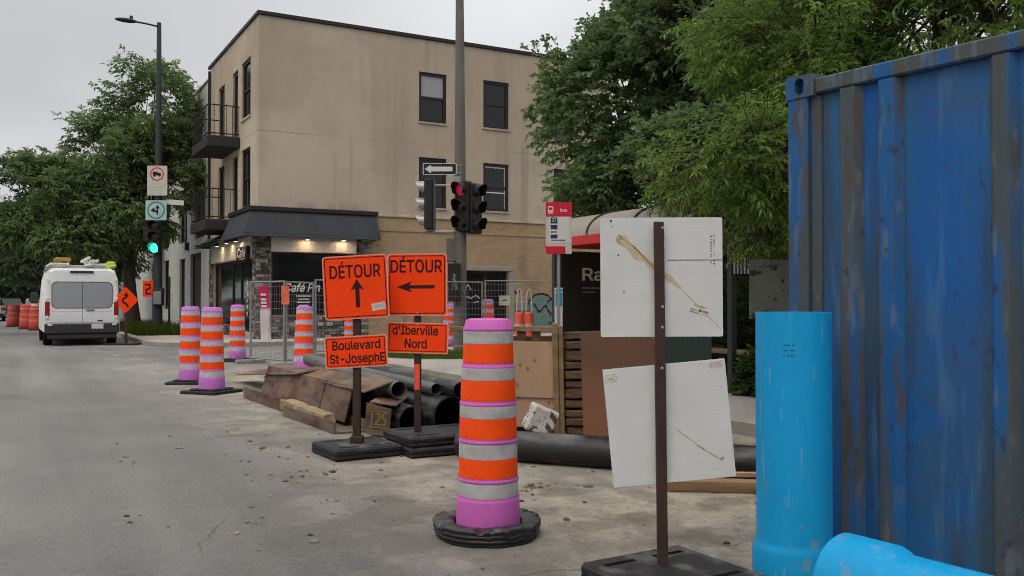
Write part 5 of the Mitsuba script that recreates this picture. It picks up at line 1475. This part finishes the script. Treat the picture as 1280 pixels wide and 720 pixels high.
# ================================================================== TREES
def leaves(pos, dirn, n_per, twig, ll, lw, droop, r, flat=0.6):
    """Sprays: n_per leaves alternate along each twig."""
    n = len(pos)
    t = np.tile(np.linspace(0.12, 1.0, n_per), n)
    P = np.repeat(pos, n_per, 0)
    D = np.repeat(dirn, n_per, 0)
    up = np.tile([0, 0, 1.0], (len(P), 1)) + r.normal(0, 0.25, P.shape)
    side = np.cross(D, up)
    side /= np.linalg.norm(side, axis=1, keepdims=True) + 1e-9
    sgn = np.tile(np.where(np.arange(n_per) % 2, 1.0, -1.0), n)[:, None]
    base = P + D * (t * twig)[:, None] + np.array([0, 0, -1]) * (droop * 0.35 * twig * t ** 2)[:, None]
    ld = D * r.uniform(0.3, 0.8, (len(P), 1)) + side * sgn * r.uniform(0.5, 1.0, (len(P), 1)) + np.array([0, 0, -droop]) * r.uniform(0.2, 1.0, (len(P), 1)) + r.normal(0, 0.22, P.shape)
    ld /= np.linalg.norm(ld, axis=1, keepdims=True) + 1e-9
    wd = np.cross(ld, up + r.normal(0, flat, P.shape))
    wd /= np.linalg.norm(wd, axis=1, keepdims=True) + 1e-9
    nn = np.cross(wd, ld)
    s = r.uniform(0.65, 1.25, (len(P), 1))
    L_, W_ = ll * s, lw * s
    mid = base + ld * L_ * 0.45
    v = np.stack([base, mid + wd * W_ / 2 + nn * W_ * 0.15, base + ld * L_ - np.array([0, 0, 1]) * L_ * 0.12, mid - wd * W_ / 2 + nn * W_ * 0.15], 1).reshape(-1, 3)
    i = np.arange(len(P))[:, None] * 4
    f = np.vstack([i + [0, 1, 2], i + [0, 2, 3]])
    return v, f


def tree(name, label, base, fork, trunk_r, lobes, tips, n_per, twig, ll, lw, col, seed, droop=0.4, gap=0.42, freq=0.9, jit=0.25, group=None, warm=0.25):
    """lobes: (centre, (rx, ry, rz), share of the tips)."""
    r = np.random.default_rng(seed)
    t = thing(name, label, 'tree', group)
    base, fork = np.array(base, float), np.array(fork, float)
    zz = np.linspace(0, 1, 7)
    path = base + (fork - base) * zz[:, None] + np.stack([0.06 * np.sin(zz * 5 + seed), 0.06 * np.cos(zz * 4 + seed) - 0.06, zz * 0], 1)
    part(t, 'trunk', tube(path, trunk_r * np.array([1.5, 1.1, 1.0, 0.95, 0.9, 0.85, 0.75]), 14), 'bark', True)
    wood, P_all, D_all, C_all = [], [], [], []
    for ci, (c, rad, share) in enumerate(lobes):
        c, rad = np.array(c, float), np.array(rad, float)
        mid = fork + (c - fork) * 0.5 + r.normal(0, 0.12, 3) * rad.mean() + np.array([0, 0, 0.08 * rad[2]])
        s = np.linspace(0, 1, 8)[:, None]
        limb = (1 - s) ** 2 * path[-1] + 2 * s * (1 - s) * mid + s ** 2 * c
        wood.append(tube(limb, np.linspace(trunk_r * 0.55, trunk_r * 0.2, 8), 8))
        n = int(tips * share)
        u = r.normal(0, 1, (n * 3, 3))
        u /= np.linalg.norm(u, axis=1, keepdims=True)
        q_ = c + u * rad * (r.uniform(0.12, 1, (n * 3, 1)) ** 0.42) * (1 + jit * (meshkit.fbm(u * 2.2 + 5 * ci, 3, seed)[:, None] - 0.5) * 2)
        g_n = meshkit.fbm(q_ * freq, 3, seed + 3)
        keep = g_n > np.quantile(g_n, gap)
        q_ = q_[keep][:n]
        u = (q_ - c) / rad
        d = u / (np.linalg.norm(u, axis=1, keepdims=True) + 1e-9) + r.normal(0, 0.45, q_.shape) + np.array([0, 0, 0.15 - 0.5 * droop])
        d /= np.linalg.norm(d, axis=1, keepdims=True)
        P_all.append(q_)
        D_all.append(d)
        C_all.append(0.55 + 0.9 * meshkit.fbm(q_ * 1.6, 3, seed + 9))
        # limbs inside the crown
        for k in r.choice(len(q_), min(len(q_), 26), replace=False):
            a = limb[r.integers(3, 8)]
            m_ = (a + q_[k]) / 2 + r.normal(0, 0.08, 3) * rad.mean()
            s2 = np.linspace(0, 1, 5)[:, None]
            br = (1 - s2) ** 2 * a + 2 * s2 * (1 - s2) * m_ + s2 ** 2 * q_[k]
            wood.append(tube(br, np.linspace(trunk_r * 0.16, trunk_r * 0.04, 5), 5))
        kk = r.choice(len(q_), min(len(q_), 260), replace=False)
        for k in kk:
            wood.append(tube([q_[k] - D_all[-1][k] * twig * 0.8, q_[k] + D_all[-1][k] * twig], [0.009, 0.004], 3, False))
    part(t, 'branches', cat(wood), 'bark', True)
    P_, D_, C_ = np.vstack(P_all), np.vstack(D_all), np.concatenate(C_all)
    v, f = leaves(P_, D_, n_per, twig, ll, lw, droop, r)
    cc = np.repeat(C_ * r.uniform(0.8, 1.2, len(C_)), n_per)[:, None] * np.array(col) * r.uniform(0.75, 1.25, (len(P_) * n_per, 1))
    cc = cc + np.array([0.04, 0.02, 0.0]) * warm * (r.random((len(cc), 1)) ** 4)
    m = trimesh.Trimesh(v, f, process=False)
    part(t, 'crown', m, 'leaf', color=np.clip(np.repeat(cc, 4, 0), 0.004, 1), kind='stuff', label='dense leaves of the crown')


tree('lime_tree', 'bright green tree with drooping narrow leaves behind the blue container', (8.6, 6.2, 0.1), (8.5, 6.2, 2.6), 0.13,
     [((7.0, 6.5, 4.0), (1.1, 1.1, 0.8), 0.13), ((6.25, 6.3, 2.72), (0.85, 0.8, 0.42), 0.07), ((7.3, 6.1, 3.3), (1.2, 1.1, 0.8), 0.13), ((7.9, 4.9, 4.2), (1.5, 1.5, 1.2), 0.2), ((9.0, 3.7, 4.4), (1.9, 1.8, 1.4), 0.17), ((8.9, 7.2, 5.0), (1.7, 1.7, 1.3), 0.14), ((8.0, 6.6, 2.75), (1.1, 1.1, 0.6), 0.09), ((8.1, 7.9, 2.8), (1.0, 0.9, 0.5), 0.07), ((7.25, 7.35, 2.36), (0.8, 0.7, 0.42), 0.05), ((7.3, 8.0, 2.75), (0.8, 0.8, 0.45), 0.05), ((8.4, 5.0, 2.8), (1.2, 1.2, 0.8), 0.1), ((8.8, 5.8, 6.0), (2.0, 2.0, 1.0), 0.08)],
     11500, 13, 0.22, 0.078, 0.023, (0.20, 0.305, 0.08), 5, droop=0.55, gap=0.42, freq=1.3, jit=0.45)
tree('maple_tree', 'big dark green leafy tree behind the bus shelter', (12.2, 13.4, 0.1), (12.1, 13.4, 3.0), 0.2,
     [((10.3, 14.2, 5.3), (1.6, 1.6, 1.8), 0.2), ((11.1, 12.7, 6.9), (1.9, 1.9, 1.8), 0.18), ((11.6, 12.2, 4.6), (1.8, 1.8, 1.3), 0.16), ((10.3, 13.9, 3.6), (1.25, 1.3, 0.7), 0.08), ((12.9, 12.2, 6.2), (2.2, 2.2, 2.0), 0.14), ((11.2, 15.4, 5.2), (1.8, 1.8, 1.9), 0.12), ((13.0, 10.4, 4.0), (1.8, 1.8, 1.4), 0.12), ((12.0, 11.6, 7.6), (2.2, 2.2, 1.7), 0.14), ((11.2, 11.0, 3.2), (1.1, 1.1, 0.6), 0.05), ((10.2, 11.6, 5.9), (1.5, 1.5, 1.3), 0.12), ((8.9, 10.3, 3.5), (1.0, 1.0, 0.5), 0.06)],
     10500, 9, 0.24, 0.115, 0.075, (0.185, 0.27, 0.12), 9, droop=0.2, gap=0.45, freq=0.95, jit=0.45)
tree('street_tree', 'broad street tree with long side limbs behind the lamp post and the van', (4.38, 38.8, 0.13), (4.3, 38.8, 3.2), 0.24,
     [((4.8, 38.6, 8.9), (1.9, 1.9, 2.0), 0.2), ((3.2, 38.8, 7.2), (2.0, 2.0, 1.7), 0.18), ((5.4, 38.2, 6.2), (1.5, 1.6, 1.4), 0.12), ((1.4, 39.2, 5.6), (2.1, 1.9, 1.3), 0.16), ((4.2, 38.2, 4.9), (2.0, 1.9, 1.4), 0.16), ((0.1, 39.6, 4.3), (1.9, 1.7, 1.0), 0.10), ((2.4, 38.6, 3.7), (1.8, 1.7, 0.8), 0.1), ((0.3, 39.3, 6.3), (1.4, 1.2, 0.5), 0.035)],
     7400, 9, 0.40, 0.22, 0.08, (0.20, 0.28, 0.12), 14, droop=0.5, gap=0.42, freq=0.55, group=None)
tree('street_tree', 'dense dark street tree behind the van, next after the broad one', (4.6, 50.0, 0.13), (4.6, 50.0, 3.0), 0.22,
     [((4.4, 50.0, 6.6), (2.6, 2.6, 2.2), 0.3), ((2.2, 50.2, 5.0), (2.3, 2.3, 1.6), 0.25), ((4.6, 49.4, 4.2), (2.4, 2.2, 1.5), 0.25), ((0.9, 50.0, 3.6), (2.0, 2.0, 1.2), 0.2)],
     4200, 8, 0.5, 0.28, 0.11, (0.13, 0.19, 0.105), 24, droop=0.4, gap=0.42, freq=0.5)
tree('street_tree', 'dark street tree far down the street, above the red barrels', (4.6, 64.0, 0.13), (4.6, 64.0, 2.6), 0.22,
     [((3.6, 64.0, 6.0), (3.0, 3.0, 2.4), 0.4), ((1.4, 64.2, 4.0), (2.6, 2.6, 1.8), 0.35), ((4.4, 63.4, 3.6), (2.4, 2.4, 1.4), 0.25)],
     2600, 8, 0.6, 0.36, 0.16, (0.13, 0.19, 0.115), 34, droop=0.4, gap=0.40, freq=0.45)
tree('street_tree', 'farthest street tree, low dark crown near the left edge of the view', (4.6, 84.0, 0.13), (4.0, 84.0, 2.4), 0.25,
     [((3.0, 84.0, 5.0), (3.6, 3.4, 2.6), 0.5), ((0.2, 84.5, 3.6), (3.0, 3.0, 1.7), 0.5)],
     1800, 8, 0.8, 0.45, 0.22, (0.13, 0.185, 0.125), 44, droop=0.4, gap=0.40, freq=0.4)


def bush(name, label, c, rad, tips, col, seed, ll=0.09, lw=0.05, cat_='bush'):
    r = np.random.default_rng(seed)
    t = thing(name, label, cat_)
    c, rad = np.array(c, float), np.array(rad, float)
    u = r.normal(0, 1, (tips, 3))
    u /= np.linalg.norm(u, axis=1, keepdims=True)
    q_ = c + u * rad * (r.uniform(0.05, 1, (tips, 1)) ** 0.5) * (1 + 0.5 * (meshkit.fbm(u * 2.5 + seed, 3, seed)[:, None] - 0.5))
    q_[:, 2] = np.abs(q_[:, 2] - 0.12) + 0.12
    d = u + r.normal(0, 0.5, q_.shape) + [0, 0, 0.5]
    d /= np.linalg.norm(d, axis=1, keepdims=True)
    v, f = leaves(q_, d, 8, 0.16, ll, lw, 0.15, r)
    cc = np.repeat((0.5 + meshkit.fbm(q_ * 3, 3, seed)) * r.uniform(0.8, 1.2, tips), 8)[:, None] * np.array(col) * r.uniform(0.7, 1.3, (tips * 8, 1))
    st = [tube([[c[0] + r.normal(0, 0.1), c[1] + r.normal(0, 0.1), 0.1], q_[k] * 0.5 + c * 0.5, q_[k]], [0.012, 0.008, 0.004], 4, False) for k in range(0, min(tips, 60))]
    part(t, 'stems', cat(st), 'bark', True)
    part(t, 'foliage', trimesh.Trimesh(v, f, process=False), 'leaf', color=np.clip(np.repeat(cc, 4, 0), 0.004, 1), kind='stuff', label='mass of small leaves')


for i, (x, y, h, rx, lab) in enumerate([(9.6, 8.0, 0.75, 0.7, 'green bush at the near end of the bus shelter'), (10.7, 9.5, 1.35, 0.9, 'dark green bush behind the shelter bench'), (10.9, 11.3, 1.55, 1.0, 'dark green bush behind the far half of the shelter'),
                                        (11.2, 7.4, 1.0, 1.1, 'wide green bush right of the shelter, under the trees'), (10.2, 6.3, 0.8, 0.9, 'green bush seen past the corner of the container'), (8.62, 8.62, 0.42, 0.36, 'small weedy green bush at the foot of the near shelter post')]):
    bush('garden_bush', lab, (x, y, h * 0.55), (rx, rx, h), 1100, (0.085, 0.14, 0.045), 60 + i)
# dark hedge along the garden, closing the view under the crowns
for i in range(4):
    bush('hedge_bush', ['tall dark hedge shrub in the garden behind the maple trunk', 'tall dark hedge shrub beside the brick building', 'tall dark hedge shrub behind the lime tree', 'tall dark hedge shrub hidden deepest behind the container'][i], (13.6 + 0.3 * i, 14.0 - 3.2 * i, 1.2), (1.5, 1.8, 1.7), 1500, (0.06, 0.095, 0.045), 80 + i, 0.13, 0.08)
